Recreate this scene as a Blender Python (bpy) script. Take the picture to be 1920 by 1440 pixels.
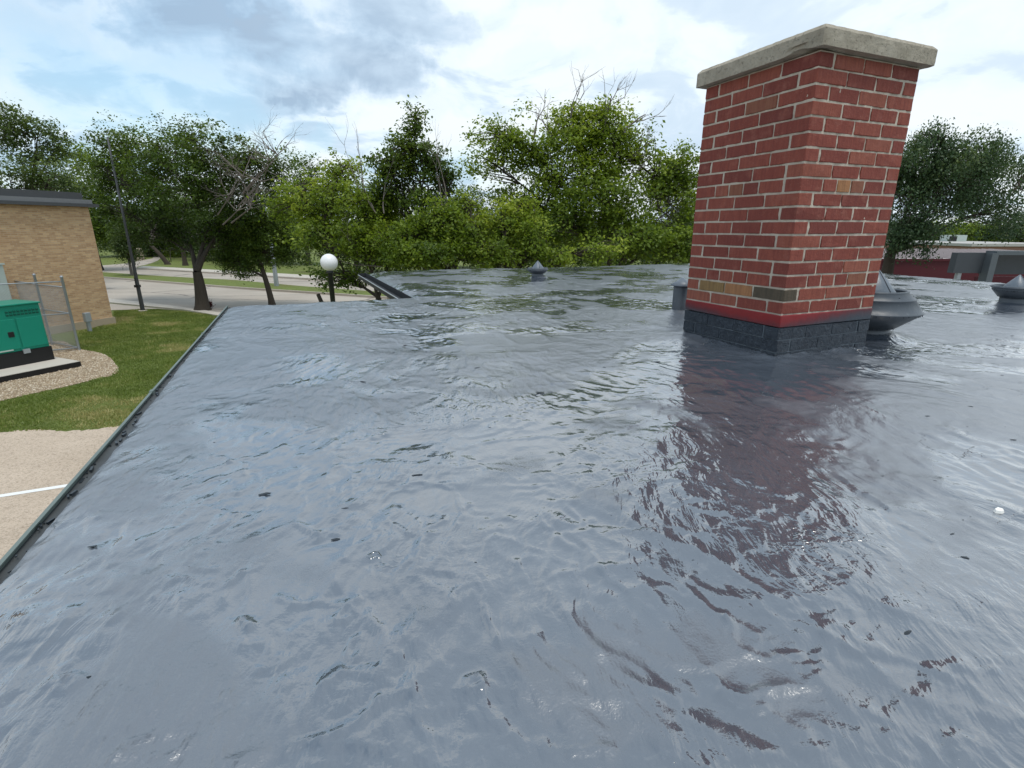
import bpy, bmesh, math, random
import numpy as np
from mathutils import Vector, Matrix, Euler

for o in list(bpy.data.objects):
    bpy.data.objects.remove(o)
scene = bpy.context.scene
COL = scene.collection
R = math.radians

# ------------------------------------------------------------------ camera
CAMZ = 3.9                       # eye height above the ground (z = 0)
PITCH = R(16.67)
FPX = 969.63                     # focal length in pixels of a 1920 wide picture
cam_d = bpy.data.cameras.new('camera')
cam = bpy.data.objects.new('camera', cam_d)
COL.objects.link(cam)
cam.location = (0, 0, CAMZ)
cam.rotation_euler = (math.pi/2 - PITCH, 0, 0)
cam_d.sensor_width = 36
cam_d.lens = 36*FPX/1920
cam_d.clip_start = 0.05
cam_d.clip_end = 4000
scene.camera = cam

# ------------------------------------------------------------------ light
SUN_EL, SUN_AZ = 73.0, 150.0      # degrees; azimuth clockwise from +Y (the view direction)
SKY_STRENGTH = 0.15
EXPOSURE = 0.56
scene.view_settings.view_transform = 'Standard'
scene.view_settings.look = 'None'
scene.view_settings.gamma = 1
scene.view_settings.use_curve_mapping = False
scene.view_settings.exposure = EXPOSURE

world = bpy.data.worlds.new('World')
scene.world = world
world.use_nodes = True


class NT:
    """tiny helper for building node trees"""
    def __init__(s, tree):
        s.t = tree
        s.t.nodes.clear()

    def n(s, typ, **kw):
        nd = s.t.nodes.new(typ)
        ins = kw.pop('ins', {})
        for k, v in kw.items():
            setattr(nd, k, v)
        for k, v in ins.items():
            if isinstance(v, bpy.types.NodeSocket):
                s.t.links.new(v, nd.inputs[k])
            else:
                nd.inputs[k].default_value = v
        return nd

    def math(s, op, a, b=0.0, c=None, clamp=False):
        nd = s.n('ShaderNodeMath', operation=op, use_clamp=clamp)
        for i, v in enumerate((a, b, c)):
            if v is None:
                continue
            if isinstance(v, bpy.types.NodeSocket):
                s.t.links.new(v, nd.inputs[i])
            else:
                nd.inputs[i].default_value = v
        return nd.outputs[0]

    def rng(s, v, a, b, c=0.0, d=1.0, smooth=False):
        nd = s.n('ShaderNodeMapRange', ins={0: v, 1: a, 2: b, 3: c, 4: d})
        if smooth:
            nd.interpolation_type = 'SMOOTHSTEP'
        return nd.outputs[0]

    def noise(s, vec, scale, detail=4.0, rough=0.5, dist=0.0, out=0, typ=None, lac=2.0):
        nd = s.n('ShaderNodeTexNoise', ins={'Scale': scale, 'Detail': detail, 'Roughness': rough, 'Distortion': dist, 'Lacunarity': lac})
        if vec is not None:
            s.t.links.new(vec, nd.inputs['Vector'])
        return nd.outputs[out]

    def mix(s, f, a, b, mode='MIX'):
        nd = s.n('ShaderNodeMix', data_type='RGBA', blend_type=mode)
        for k, v in ((0, f), (6, a), (7, b)):
            if isinstance(v, bpy.types.NodeSocket):
                s.t.links.new(v, nd.inputs[k])
            elif k == 0:
                nd.inputs[k].default_value = v
            else:
                nd.inputs[k].default_value = (v[0], v[1], v[2], 1)
        return nd.outputs[2]

    def ramp(s, f, stops):
        nd = s.n('ShaderNodeValToRGB', ins={0: f})
        e = nd.color_ramp.elements
        while len(e) > 1:
            e.remove(e[-1])
        e[0].position = stops[0][0]
        e[0].color = (*stops[0][1], 1)
        for p, c in stops[1:]:
            el = e.new(p)
            el.color = (*c, 1)
        return nd.outputs[0]

    def vmap(s, vec, scale=(1, 1, 1), rot=(0, 0, 0), loc=(0, 0, 0)):
        return s.n('ShaderNodeMapping', ins={0: vec, 1: loc, 2: rot, 3: scale}).outputs[0]

    def link(s, a, b):
        s.t.links.new(a, b)


def pix_dir(px, py):
    d = Vector(((px-960)/FPX, 0, 0)) + Vector((0, math.cos(PITCH), -math.sin(PITCH))) + (720-py)/FPX*Vector((0, math.sin(PITCH), math.cos(PITCH)))
    return d


def at(px, py, Y=None, z=None):
    """world point in the direction of a photo pixel, at world distance Y or height z"""
    d = pix_dir(px, py)
    t = Y/d.y if Y is not None else (z-CAMZ)/d.z
    return Vector((0, 0, CAMZ)) + d*t


def build_world():
    w = NT(world.node_tree)
    out = w.n('ShaderNodeOutputWorld')
    sky = w.n('ShaderNodeTexSky', sky_type='NISHITA', sun_disc=False)
    sky.sun_elevation = R(SUN_EL)
    sky.sun_rotation = R(SUN_AZ)
    sky.air_density = 1.0
    sky.dust_density = 2.2
    sky.ozone_density = 1.0
    bg1 = w.n('ShaderNodeBackground', ins={0: w.mix(1.0, sky.outputs[0], (.90, 1.06, 1.0), 'MULTIPLY'), 1: SKY_STRENGTH})
    tc = w.n('ShaderNodeTexCoord')
    sep = w.n('ShaderNodeSeparateXYZ', ins={0: tc.outputs['Generated']})
    x, y, z = sep.outputs
    az = w.math('ARCTAN2', x, y)                                    # radians, clockwise from the view
    el = w.math('ARCSINE', z)
    # flat cloud-layer coordinates
    zz = w.math('ADD', w.math('MAXIMUM', z, 0.0), 0.22)
    cx = w.math('DIVIDE', x, zz)
    cy = w.math('DIVIDE', y, zz)
    cv = w.n('ShaderNodeCombineXYZ', ins={0: cx, 1: cy, 2: 0.0}).outputs[0]
    n1 = w.noise(w.vmap(cv, (1, 1, 1), loc=(3.1, 1.7, 0)), 1.15, 5, .52, .25)
    n2 = w.noise(w.vmap(cv, (1, 1, 1), loc=(8.3, 4.2, 2.0)), 2.3, 6, .55, .4)
    n3 = w.noise(w.vmap(cv, (1, 1, 1), loc=(1.3, 9.2, 5.0)), .55, 3, .5, .2)
    ev = w.n('ShaderNodeCombineXYZ', ins={0: az, 1: el, 2: 0.0}).outputs[0]
    d1 = w.math('SUBTRACT', w.noise(ev, 5.5, 6, .62), .5)
    d2 = w.math('SUBTRACT', w.noise(w.vmap(ev, loc=(5, 5, 5)), 4.5, 6, .58), .5)

    def blob(px, py, rx, ry, amt=1.0, warp=.55):
        d = pix_dir(px, py).normalized()
        a0, e0 = math.atan2(d.x, d.y), math.asin(d.z)
        rx, ry = rx/FPX, ry/FPX
        u = w.math('DIVIDE', w.math('SUBTRACT', w.math('MULTIPLY_ADD', d1, warp*.9, az), a0), rx)
        v = w.math('DIVIDE', w.math('SUBTRACT', w.math('MULTIPLY_ADD', d2, warp*.5, el), e0), ry)
        r = w.math('SQRT', w.math('ADD', w.math('MULTIPLY', u, u), w.math('MULTIPLY', v, v)))
        return w.math('MULTIPLY', w.rng(r, 1.2, .35, 0, 1, True), amt)

    def add_all(lst):
        acc = None
        for b in lst:
            v = blob(*b)
            acc = v if acc is None else w.math('MAXIMUM', acc, v)
        return acc
    blue = add_all([(130, 150, 300, 70, 1.0), (260, 225, 260, 45, .9), (1150, 230, 90, 120, .45), (1885, 190, 170, 110, .75),
                    (830, 190, 70, 40, .3), (600, 240, 80, 30, .6), (1480, 30, 60, 30, .0)])
    dark = add_all([(430, 40, 150, 90, .8), (620, 110, 190, 70, 1.0), (740, 15, 180, 60, .85), (60, 10, 130, 30, .55), (950, 15, 90, 35, .5),
                    (1205, 130, 60, 70, .5), (1885, 100, 70, 60, .35), (1480, 150, 120, 30, .3), (1010, 150, 120, 30, .35), (1300, 210, 90, 30, .35), (110, 150, 90, 25, .35)])
    # generic clouds everywhere
    thick = w.rng(n1, .36, .60, 0, 1, True)
    shade = w.math('MULTIPLY', w.rng(n2, .44, .60, 0, 1, True), .50)
    high = w.rng(el, .42, .85, 0, 1, True)                          # the layer overhead is thicker and greyer
    shade = w.math('MAXIMUM', shade, w.math('MULTIPLY', w.math('MULTIPLY', high, w.rng(n3, .32, .60, .55, 1.1)), .92))
    dk = w.math('MAXIMUM', w.math('MULTIPLY', dark, w.rng(n2, .32, .60, .60, 1.12)), shade, clamp=True)
    cov = w.math('MAXIMUM', w.rng(thick, 0, 1, .72, 1.0), dk)
    cov = w.math('MULTIPLY', cov, w.math('SUBTRACT', 1.0, w.math('MULTIPLY', blue, .50)))
    detail = w.rng(n2, .34, .66, -.12, .22)
    # thin cloud is whiter, around a fixed direction of its own
    sd = Vector((math.sin(R(46))*math.cos(R(50)), math.cos(R(46))*math.cos(R(50)), math.sin(R(50))))     # where the cloud layer is thinnest
    dot = w.n('ShaderNodeVectorMath', operation='DOT_PRODUCT', ins={0: tc.outputs['Generated'], 1: sd}).outputs['Value']
    thin_cloud = w.rng(dot, .25, 1.0, 0, 1, True)
    cov = w.math('MAXIMUM', cov, w.rng(dot, .25, .6, 0, .97, True))
    dk2 = w.math('ADD', dk, detail, clamp=True)
    dk2 = w.math('MULTIPLY', dk2, w.math('SUBTRACT', 1.0, w.math('MULTIPLY', thin_cloud, .30)))
    cc = w.ramp(dk2, [(0.0, (.64, .69, .72)), (.3, (.58, .665, .74)), (.62, (.385, .495, .61)), (1.0, (.255, .350, .465))])
    cc = w.mix(w.math('MULTIPLY', thin_cloud, .18), cc, (.80, .83, .85))
    # below the horizon (never seen) plain grey
    cc = w.mix(w.rng(z, -.02, -.2), cc, (.20, .20, .19))
    cov = w.math('MAXIMUM', cov, w.rng(z, .0, -.05))
    bg2 = w.n('ShaderNodeBackground', ins={0: cc, 1: 1.0})
    ms = w.n('ShaderNodeMixShader', ins={0: cov, 1: bg1.outputs[0], 2: bg2.outputs[0]})
    w.link(ms.outputs[0], out.inputs[0])


build_world()
world.cycles.sampling_method = 'MANUAL'
world.cycles.sample_map_resolution = 256
sun_d = bpy.data.lights.new('sun', 'SUN')
sun_d.energy = 1.4
sun_d.angle = R(20)
sun_d.color = (1.0, .95, .87)
sun = bpy.data.objects.new('sun', sun_d)
COL.objects.link(sun)
_sd = Vector((math.sin(R(SUN_AZ))*math.cos(R(SUN_EL)), math.cos(R(SUN_AZ))*math.cos(R(SUN_EL)), math.sin(R(SUN_EL))))
sun.rotation_euler = _sd.to_track_quat('Z', 'Y').to_euler()

rng = np.random.default_rng(7)
random.seed(11)


# ------------------------------------------------------------------ materials
def mat(name, build):
    m = bpy.data.materials.new(name)
    m.use_nodes = True
    t = NT(m.node_tree)
    out = t.n('ShaderNodeOutputMaterial')
    sh = build(t)
    t.link(sh, out.inputs[0])
    return m


def pbr(t, col, rough=.6, bump=None, bstr=.3, bdist=.01, metal=0.0, ior=1.45, **kw):
    ins = {'Base Color': col if isinstance(col, bpy.types.NodeSocket) else (*col, 1), 'Roughness': rough, 'Metallic': metal, 'IOR': ior}
    ins.update(kw)
    p = t.n('ShaderNodeBsdfPrincipled', ins=ins)
    if bump is not None:
        b = t.n('ShaderNodeBump', ins={'Strength': bstr, 'Distance': bdist, 'Height': bump})
        t.link(b.outputs[0], p.inputs['Normal'])
        if 'Coat Weight' in kw:
            t.link(b.outputs[0], p.inputs['Coat Normal'])
    return p.outputs[0]


def geo_pos(t):
    return t.n('ShaderNodeNewGeometry').outputs['Position']


def obj_pos(t):
    return t.n('ShaderNodeTexCoord').outputs['Object']


def plain(name, col, rough=.6, var=.12, scale=6, metal=0.0, bscale=60, bstr=.15):
    def b(t):
        p = obj_pos(t)
        n = t.noise(p, scale, 5, .6)
        c = t.mix(n, [v*(1-var) for v in col], [min(1, v*(1+var)) for v in col])
        return pbr(t, c, rough, t.noise(p, bscale, 3), bstr, .004, metal)
    return mat(name, b)


ZR_ = CAMZ-.66


def m_roof(t):
    g = geo_pos(t)
    big = t.noise(g, .9, 4, .55, .6)
    med = t.noise(t.vmap(g, loc=(4, 2, 0)), 2.6, 5, .55, .5)
    fine = t.noise(g, 60, 3, .6)
    blot = t.noise(t.vmap(g, (1, .55, 1), (0, 0, R(-30)), (7, 7, 0)), 1.7, 5, .6, .8)
    col = t.mix(t.rng(med, .3, .7), (.056, .068, .088), (.078, .093, .116))
    col = t.mix(t.rng(blot, .5, .75, 0, .6), col, (.058, .069, .088))
    col = t.mix(t.rng(fine, .64, .8, 0, .35), col, (.17, .19, .22))
    # skin: patches that dried matt between patches still wet
    # the wettest coating lies in front of the chimney, where it was poured last
    dist = t.n('ShaderNodeVectorMath', operation='DISTANCE', ins={0: g, 1: (.85, 1.25, ZR_)}).outputs['Value']
    wv = t.math('MULTIPLY_ADD', med, .45, t.math('MULTIPLY', big, .75))
    wv = t.math('ADD', wv, t.rng(dist, 1.5, .4, 0, .09))
    wet = t.rng(wv, .575, .665, 0, 1, True)
    rough = t.rng(wet, 0, 1, .50, .10)
    # brushed ripples, streaks that follow the squeegee
    warp = t.noise(g, 1.6, 3, .5, out=1)
    gw = t.n('ShaderNodeVectorMath', operation='MULTIPLY_ADD', ins={0: warp, 1: (.28, .28, 0), 2: g}).outputs[0]
    st = t.noise(t.vmap(gw, (1, .28, 1), (0, 0, R(-28))), 26, 3, .55, .3)
    st2 = t.noise(t.vmap(gw, (1, .4, 1), (0, 0, R(40))), 11, 3, .5, .5)
    rip = t.noise(gw, 70, 2, .5)
    mask = t.rng(t.noise(t.vmap(g, loc=(1, 5, 3)), 1.4, 4, .6, .4), .40, .60, .12, 1, True)
    h = t.math('MULTIPLY', t.math('ADD', t.math('MULTIPLY', st, 1.25), t.math('MULTIPLY', st2, 1.6)), mask)
    h = t.math('ADD', h, t.math('MULTIPLY', rip, t.rng(mask, 0, 1, .06, .22)))
    h = t.math('ADD', h, t.math('MULTIPLY', t.noise(g, 210, 2, .6), t.rng(wet, 0, 1, .16, .03)))
    # thin creases where the skin tore or curled
    vor = t.n('ShaderNodeTexVoronoi', feature='DISTANCE_TO_EDGE', ins={'Vector': t.n('ShaderNodeVectorMath', operation='MULTIPLY_ADD', ins={0: t.noise(g, 3.0, 5, .62, out=1), 1: (.9, .9, 0), 2: g}).outputs[0], 'Scale': 1.35}).outputs[0]
    crack = t.math('MULTIPLY', t.rng(vor, .012, .0, 0, 1, True), t.rng(t.noise(t.vmap(g, loc=(9, 3, 1)), 2.3, 3, .5), .56, .66, 0, 1, True))
    h = t.math('ADD', h, t.math('MULTIPLY', crack, .35))
    col = t.mix(t.math('MULTIPLY', crack, .55), col, (.035, .045, .055))
    return pbr(t, col, rough, h, .70, .009, 0, 2.0, **{'Coat Weight': t.rng(wet, 0, 1, 1.0, 1.0), 'Coat IOR': 1.85, 'Coat Roughness': t.rng(wet, 0, 1, .27, .02)})


def m_brick(t):
    p = obj_pos(t)
    oi = t.n('ShaderNodeObjectInfo')
    rnd = oi.outputs['Random']
    off = t.n('ShaderNodeVectorMath', operation='MULTIPLY_ADD', ins={0: (31, 17, 11), 1: rnd, 2: p}).outputs[0]
    base = t.ramp(rnd, [(0, (.180, .044, .031)), (.25, (.215, .053, .036)), (.5, (.250, .062, .041)), (.75, (.28, .075, .048)), (.93, (.29, .085, .053)), (1, (.31, .105, .065))])
    streak = t.noise(t.vmap(off, (1, 1, .12)), 75, 4, .6)
    blotch = t.noise(off, 14, 4, .6)
    c = t.mix(t.rng(streak, .3, .7, 0, .5), base, (.120, .020, .018))
    c = t.mix(t.rng(blotch, .55, .8, 0, .5), c, (.36, .14, .10))
    c = t.mix(t.rng(t.noise(off, 160, 3, .7), .62, .75, 0, .45), c, (.42, .26, .22))
    h = t.math('ADD', t.noise(off, 55, 5, .7, .8), t.math('MULTIPLY', t.noise(t.vmap(off, (1, 1, .2)), 160, 3, .7), .35))
    return pbr(t, c, .85, h, .8, .005)


def brick_special(name, stops, axis_scale=1.0):
    def b(t):
        p = obj_pos(t)
        s = t.noise(t.vmap(p, (1, 1, .1)), 60, 4, .65)
        c = t.ramp(s, stops)
        return pbr(t, c, .85, t.noise(p, 70, 5, .7), .8, .004)
    return mat(name, b)


def m_coated(t):
    p = geo_pos(t)
    n = t.noise(p, 38, 5, .65, .8)
    c = t.mix(t.rng(n, .35, .7), (.012, .018, .028), (.040, .052, .068))
    c = t.mix(t.rng(t.noise(p, 90, 4, .7), .62, .72, 0, .6), c, (.22, .26, .30))
    return pbr(t, c, .40, n, 1.0, .014, 0, 1.38)


def m_mortar(t):
    p = geo_pos(t)
    n = t.noise(p, 40, 5, .7)
    c = t.mix(n, (.36, .30, .235), (.66, .58, .48))
    c = t.mix(t.rng(t.noise(p, 7, 3), .4, .7, 0, .35), c, (.27, .22, .19))
    return pbr(t, c, .95, t.noise(p, 120, 4, .7), .7, .004)


def m_band(t):
    # overspray: red primer fading into grey coating towards the bottom and the far ends
    p = obj_pos(t)                        # object origin on the chimney corner, x = right face, y = left face, z = 0 at band bottom
    s = t.n('ShaderNodeSeparateXYZ', ins={0: p})
    n = t.noise(p, 22, 4, .6)
    away = t.math('MAXIMUM', t.rng(s.outputs[0], .02, .60, 0, 1), t.math('MULTIPLY', t.rng(s.outputs[1], .30, .72, 0, 1), .55))
    f = t.math('ADD', t.rng(s.outputs[2], .066, .0, -.15, .55), t.math('MULTIPLY', away, .62))
    f = t.math('ADD', f, t.rng(n, .3, .7, -.08, .08))
    c = t.ramp(f, [(0, (.22, .012, .014)), (.22, (.20, .010, .013)), (.5, (.11, .016, .022)), (.72, (.055, .035, .045)), (1, (.035, .045, .060))])
    return pbr(t, c, .42, t.noise(p, 30, 4, .6, .3), .35, .006)


def m_cap(t):
    p = obj_pos(t)
    n = t.noise(p, 9, 6, .65)
    c = t.mix(t.rng(n, .3, .7), (.27, .235, .18), (.42, .375, .30))
    v = t.n('ShaderNodeTexVoronoi', ins={'Vector': p, 'Scale': 70}).outputs[0]
    c = t.mix(t.rng(t.noise(p, 55, 4, .7), .58, .7, 0, .6), c, (.16, .14, .115))
    c = t.mix(t.rng(v, .12, .04, 0, .55), c, (.55, .50, .43))
    h = t.math('ADD', t.noise(p, 48, 6, .75), t.math('MULTIPLY', t.rng(t.noise(p, 60, 3, .6), .60, .68), -.8))
    return pbr(t, c, .95, h, .9, .006)


def m_vent(t, k_=1.0):
    p = geo_pos(t)
    n = t.noise(p, 14, 5, .6)
    c = t.mix(n, [v_*k_ for v_ in (.045, .055, .066)], [v_*k_ for v_ in (.085, .100, .118)])
    c = t.mix(t.rng(t.noise(p, 45, 4, .7), .60, .72, 0, .4), c, (.20, .225, .245))
    return pbr(t, c, t.rng(n, .3, .7, .28, .55), t.noise(t.vmap(p, (1, 1, .4)), 30, 4, .6, .4), .35, .006, 0, 1.5)


def m_wallbrick(t):
    g = obj_pos(t)                        # wall local: x along wall, z up
    s = t.n('ShaderNodeSeparateXYZ', ins={0: g})
    v = t.n('ShaderNodeCombineXYZ', ins={0: s.outputs[1], 1: s.outputs[2], 2: 0.0}).outputs[0]
    b = t.n('ShaderNodeTexBrick', ins={'Vector': v, 'Color1': (.40, .245, .13, 1), 'Color2': (.62, .42, .235, 1), 'Mortar': (.50, .41, .30, 1), 'Scale': 1.0,
            'Mortar Size': .006, 'Mortar Smooth': .1, 'Bias': 0.0, 'Brick Width': .203, 'Row Height': .067})
    b.offset = .5
    n = t.noise(t.vmap(g, (1, 1, 2.2)), 1.1, 5, .6)
    c = t.mix(t.rng(n, .35, .7, 0, .4), b.outputs[0], (.36, .20, .10))
    c = t.mix(t.rng(t.noise(t.vmap(g, (1, 5, 15)), 1.0, 3, .5), .55, .7, 0, .4), c, (.30, .16, .08))
    return pbr(t, c, .9, b.outputs[1], -.3, .01)


def m_grass(t):
    g = geo_pos(t)
    n = t.noise(g, .35, 5, .6, .3)
    m = t.noise(g, 3.5, 5, .65)
    f = t.noise(g, 45, 3, .7)
    c = t.mix(t.rng(m, .3, .7), (.130, .170, .032), (.195, .235, .052))
    c = t.mix(t.rng(n, .48, .72, 0, .7), c, (.17, .155, .050))
    c = t.mix(t.rng(f, .4, .75, 0, .5), c, (.025, .045, .008))
    return pbr(t, c, .9, t.noise(g, 60, 4, .8), .9, .04)


def m_gravel(t):
    g = geo_pos(t)
    v = t.n('ShaderNodeTexVoronoi', ins={'Vector': g, 'Scale': 26})
    n = t.noise(g, 1.2, 4, .6)
    c = t.ramp(t.n('ShaderNodeSeparateColor', ins={0: v.outputs['Color']}).outputs[0], [(0, (.20, .14, .085)), (.4, (.36, .27, .17)), (.8, (.48, .38, .26)), (1, (.62, .55, .44))])
    c = t.mix(t.rng(n, .4, .7, 0, .45), c, (.26, .19, .11))
    c = t.mix(t.rng(v.outputs[0], .35, .75, 0, .7), c, (.11, .08, .05))
    return pbr(t, c, .95, v.outputs[0], -.9, .03)


def m_parking(t):
    g = geo_pos(t)
    n = t.noise(g, .5, 5, .6)
    v = t.n('ShaderNodeTexVoronoi', ins={'Vector': g, 'Scale': 34})
    f = t.noise(g, 30, 5, .8)
    c = t.mix(t.rng(n, .3, .7), (.47, .375, .285), (.60, .49, .385))
    c = t.mix(t.rng(t.noise(g, 4, 5, .7), .5, .7, 0, .35), c, (.27, .21, .155))
    c = t.mix(t.rng(f, .48, .66, 0, .75), c, (.19, .145, .10))
    c = t.mix(t.rng(v.outputs[0], .28, .12, 0, .6), c, (.66, .58, .49))
    return pbr(t, c, .92, f, .8, .012)


def m_road(t):
    g = geo_pos(t)
    n = t.noise(g, .22, 5, .6)
    f = t.noise(g, 25, 4, .7)
    lane = t.noise(t.vmap(g, (.05, .9, 1), (0, 0, R(28))), 1.0, 4, .6)
    c = t.mix(t.rng(n, .3, .7), (.36, .315, .265), (.46, .41, .35))
    c = t.mix(t.rng(lane, .45, .7, 0, .35), c, (.25, .22, .19))
    c = t.mix(t.rng(f, .5, .8, 0, .35), c, (.22, .20, .17))
    vor = t.n('ShaderNodeTexVoronoi', feature='DISTANCE_TO_EDGE', ins={'Vector': t.vmap(t.n('ShaderNodeVectorMath', operation='MULTIPLY_ADD', ins={0: t.noise(g, 1.0, 4, .6, out=1), 1: (.8, .8, 0), 2: g}).outputs[0], (.35, 1, 1), (0, 0, R(28))), 'Scale': .28}).outputs[0]
    c = t.mix(t.rng(vor, .018, .004, 0, .75), c, (.10, .09, .085))
    return pbr(t, c, .9, f, .4, .01)


def m_leaf(name, dark, light, yellow, trans=.35):
    def b(t):
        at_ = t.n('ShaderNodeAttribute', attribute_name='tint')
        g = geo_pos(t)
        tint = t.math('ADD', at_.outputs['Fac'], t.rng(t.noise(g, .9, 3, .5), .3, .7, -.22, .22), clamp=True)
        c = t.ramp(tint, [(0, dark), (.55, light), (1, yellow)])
        p = t.n('ShaderNodeBsdfPrincipled', ins={'Base Color': c, 'Roughness': .5, 'IOR': 1.4})
        tr = t.n('ShaderNodeBsdfTranslucent', ins={0: t.mix(.5, c, t.mix(1.0, c, (1.0, 1.0, .35), 'MULTIPLY'))})
        return t.n('ShaderNodeMixShader', ins={0: trans, 1: p.outputs[0], 2: tr.outputs[0]}).outputs[0]
    return mat(name, b)


def m_bark(name, a, c2):
    def b(t):
        p = geo_pos(t)
        n = t.noise(t.vmap(p, (1, 1, .2)), 14, 5, .7)
        return pbr(t, t.mix(n, a, c2), .95, n, .9, .03)
    return mat(name, b)


M = dict(
    roof=mat('roof_coating', m_roof), brick=mat('red_brick', m_brick), coated=mat('coated_brick', m_coated), mortar=mat('mortar', m_mortar),
    band=mat('oversprayed_band', m_band), cap=mat('rough_concrete', m_cap), vent=mat('coated_sheet_metal', m_vent),
    coatjoint=plain('coated_joint', (.10, .12, .14), .5),  # lighter than the bricks: highlights along the joints put into the colour
    olive=brick_special('olive_brick', [(.3, (.16, .095, .038)), (.6, (.26, .16, .065)), (.8, (.10, .06, .03))]),
    orange=brick_special('orange_brick', [(.3, (.22, .10, .045)), (.6, (.36, .17, .075)), (.8, (.28, .12, .05))]),
    darkbrown=brick_special('dark_brown_brick', [(.3, (.055, .045, .030)), (.6, (.095, .072, .048)), (.8, (.045, .038, .03))]),
    pinkbrown=brick_special('pale_brick', [(.3, (.185, .055, .035)), (.6, (.235, .095, .055)), (.8, (.15, .05, .03))]),
    wallbrick=mat('tan_brick_wall', m_wallbrick), grass=mat('grass', m_grass), gravel=mat('gravel', m_gravel), parking=mat('exposed_concrete', m_parking),
    road=mat('weathered_road', m_road),
    concrete=plain('concrete', (.50, .46, .40), .9), kerb=plain('kerb_concrete', (.42, .37, .31), .9), foundation=plain('foundation_concrete', (.38, .31, .22), .9),
    white=plain('white_paint', (.78, .78, .76), .7, .05), darkmetal=plain('dark_metal', (.028, .030, .032), .45), coping=plain('grey_coping', (.055, .058, .062), .4),
    copinglight=plain('light_coping', (.16, .165, .17), .4), edge=plain('green_grey_edge_metal', (.13, .165, .15), .45, .25), ventlight=mat('pale_coated_metal', lambda t: m_vent(t, 1.9)), gutterdark=plain('dark_gutter', (.02, .023, .026), .6, .4, 12), gutterin=plain('dirty_gutter', (.055, .06, .062), .6, .5, 12),
    galv=plain('galvanised_steel', (.36, .39, .41), .45, .15, 6, .5), green=plain('teal_paint', (.0065, .225, .150), .38, .05), greenshade=plain('shaded_teal_paint', (.003, .085, .058), .5), black=plain('black_paint', (.008, .008, .009), .5),
    palebox=plain('pale_grey_green_metal', (.42, .48, .44), .5), maroon=plain('maroon_metal', (.085, .008, .016), .65), slate=plain('dark_slate_panel', (.045, .052, .060), .5),
    slatelight=plain('slate_frame', (.085, .10, .11), .5), metalroof=plain('warm_grey_metal_roof', (.42, .36, .35), .5), pinkwall=plain('pinkish_brick_wall', (.30, .165, .13), .9),
    farroof=plain('pale_flat_roof', (.42, .40, .38), .9), glass=plain('dark_glass', (.02, .025, .03), .1), houswall=plain('cream_siding', (.55, .50, .42), .8), shingle=plain('brown_shingle', (.13, .10, .09), .9),
    carwhite=plain('white_car_paint', (.75, .76, .78), .25), carred=plain('red_car_paint', (.30, .02, .02), .25), tyre=plain('tyre_rubber', (.02, .02, .02), .8),
    soffit=plain('painted_wall', (.35, .30, .25), .85), debris=plain('coated_debris', (.018, .024, .030), .35), chip=plain('white_chip', (.85, .83, .78), .6),
    stone=plain('pale_stone', (.40, .34, .26), .95),
    bark=m_bark('dark_bark', (.030, .024, .018), (.075, .060, .045)), barkgrey=m_bark('grey_bark', (.10, .085, .07), (.22, .19, .165)), deadwood=m_bark('dead_wood', (.12, .10, .085), (.24, .21, .185)),
    leaf_elm=m_leaf('dark_elm_leaves', (.032, .062, .009), (.080, .135, .016), (.19, .25, .035), .42),
    leaf_box=m_leaf('boxelder_leaves', (.060, .108, .012), (.20, .28, .026), (.44, .50, .07), .50),
    leaf_blue=m_leaf('weeping_elm_leaves', (.026, .056, .024), (.062, .108, .042), (.15, .20, .06), .35),
    leaf_far=m_leaf('far_leaves', (.038, .068, .016), (.085, .130, .028), (.19, .24, .055), .38),
    leaf_red=m_leaf('reddish_shrub_leaves', (.05, .012, .014), (.10, .025, .025), (.14, .05, .04), .25),
)

# ------------------------------------------------------------------ object helpers


def link(name, me, parent=None, loc=None, m=None):
    o = bpy.data.objects.new(name, me)
    COL.objects.link(o)
    if parent is not None:
        o.parent = parent
    if loc is not None:
        o.location = loc
    if m is not None and me is not None and len(me.materials) == 0:
        me.materials.append(m)
    return o


def thing(name, label, cat, loc=(0, 0, 0), rz=0, group=None):
    o = bpy.data.objects.new(name, None)
    COL.objects.link(o)
    o.empty_display_size = .2
    o.location = loc
    o.rotation_euler = (0, 0, rz)
    return tag(o, label, cat, group)


def tag(o, label=None, cat=None, group=None, kind=None):
    if label:
        o['label'] = label
    if cat:
        o['category'] = cat
    if group:
        o['group'] = group
    if kind:
        o['kind'] = kind
    return o


def mesh_np(name, V, F, smooth=False, tint=None):
    V = np.asarray(V, dtype=np.float32).reshape(-1, 3)
    F = np.asarray(F, dtype=np.int32)
    me = bpy.data.meshes.new(name)
    nv, nf, k = len(V), len(F), F.shape[1]
    me.vertices.add(nv)
    me.vertices.foreach_set('co', V.ravel())
    me.loops.add(nf*k)
    me.loops.foreach_set('vertex_index', F.ravel())
    me.polygons.add(nf)
    me.polygons.foreach_set('loop_start', np.arange(0, nf*k, k, dtype=np.int32))
    me.polygons.foreach_set('loop_total', np.full(nf, k, dtype=np.int32))
    if smooth:
        me.polygons.foreach_set('use_smooth', np.ones(nf, dtype=bool))
    if tint is not None:
        a = me.attributes.new('tint', 'FLOAT', 'FACE')
        a.data.foreach_set('value', np.asarray(tint, dtype=np.float32))
    me.update(calc_edges=True)
    me.validate()
    return me


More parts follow.
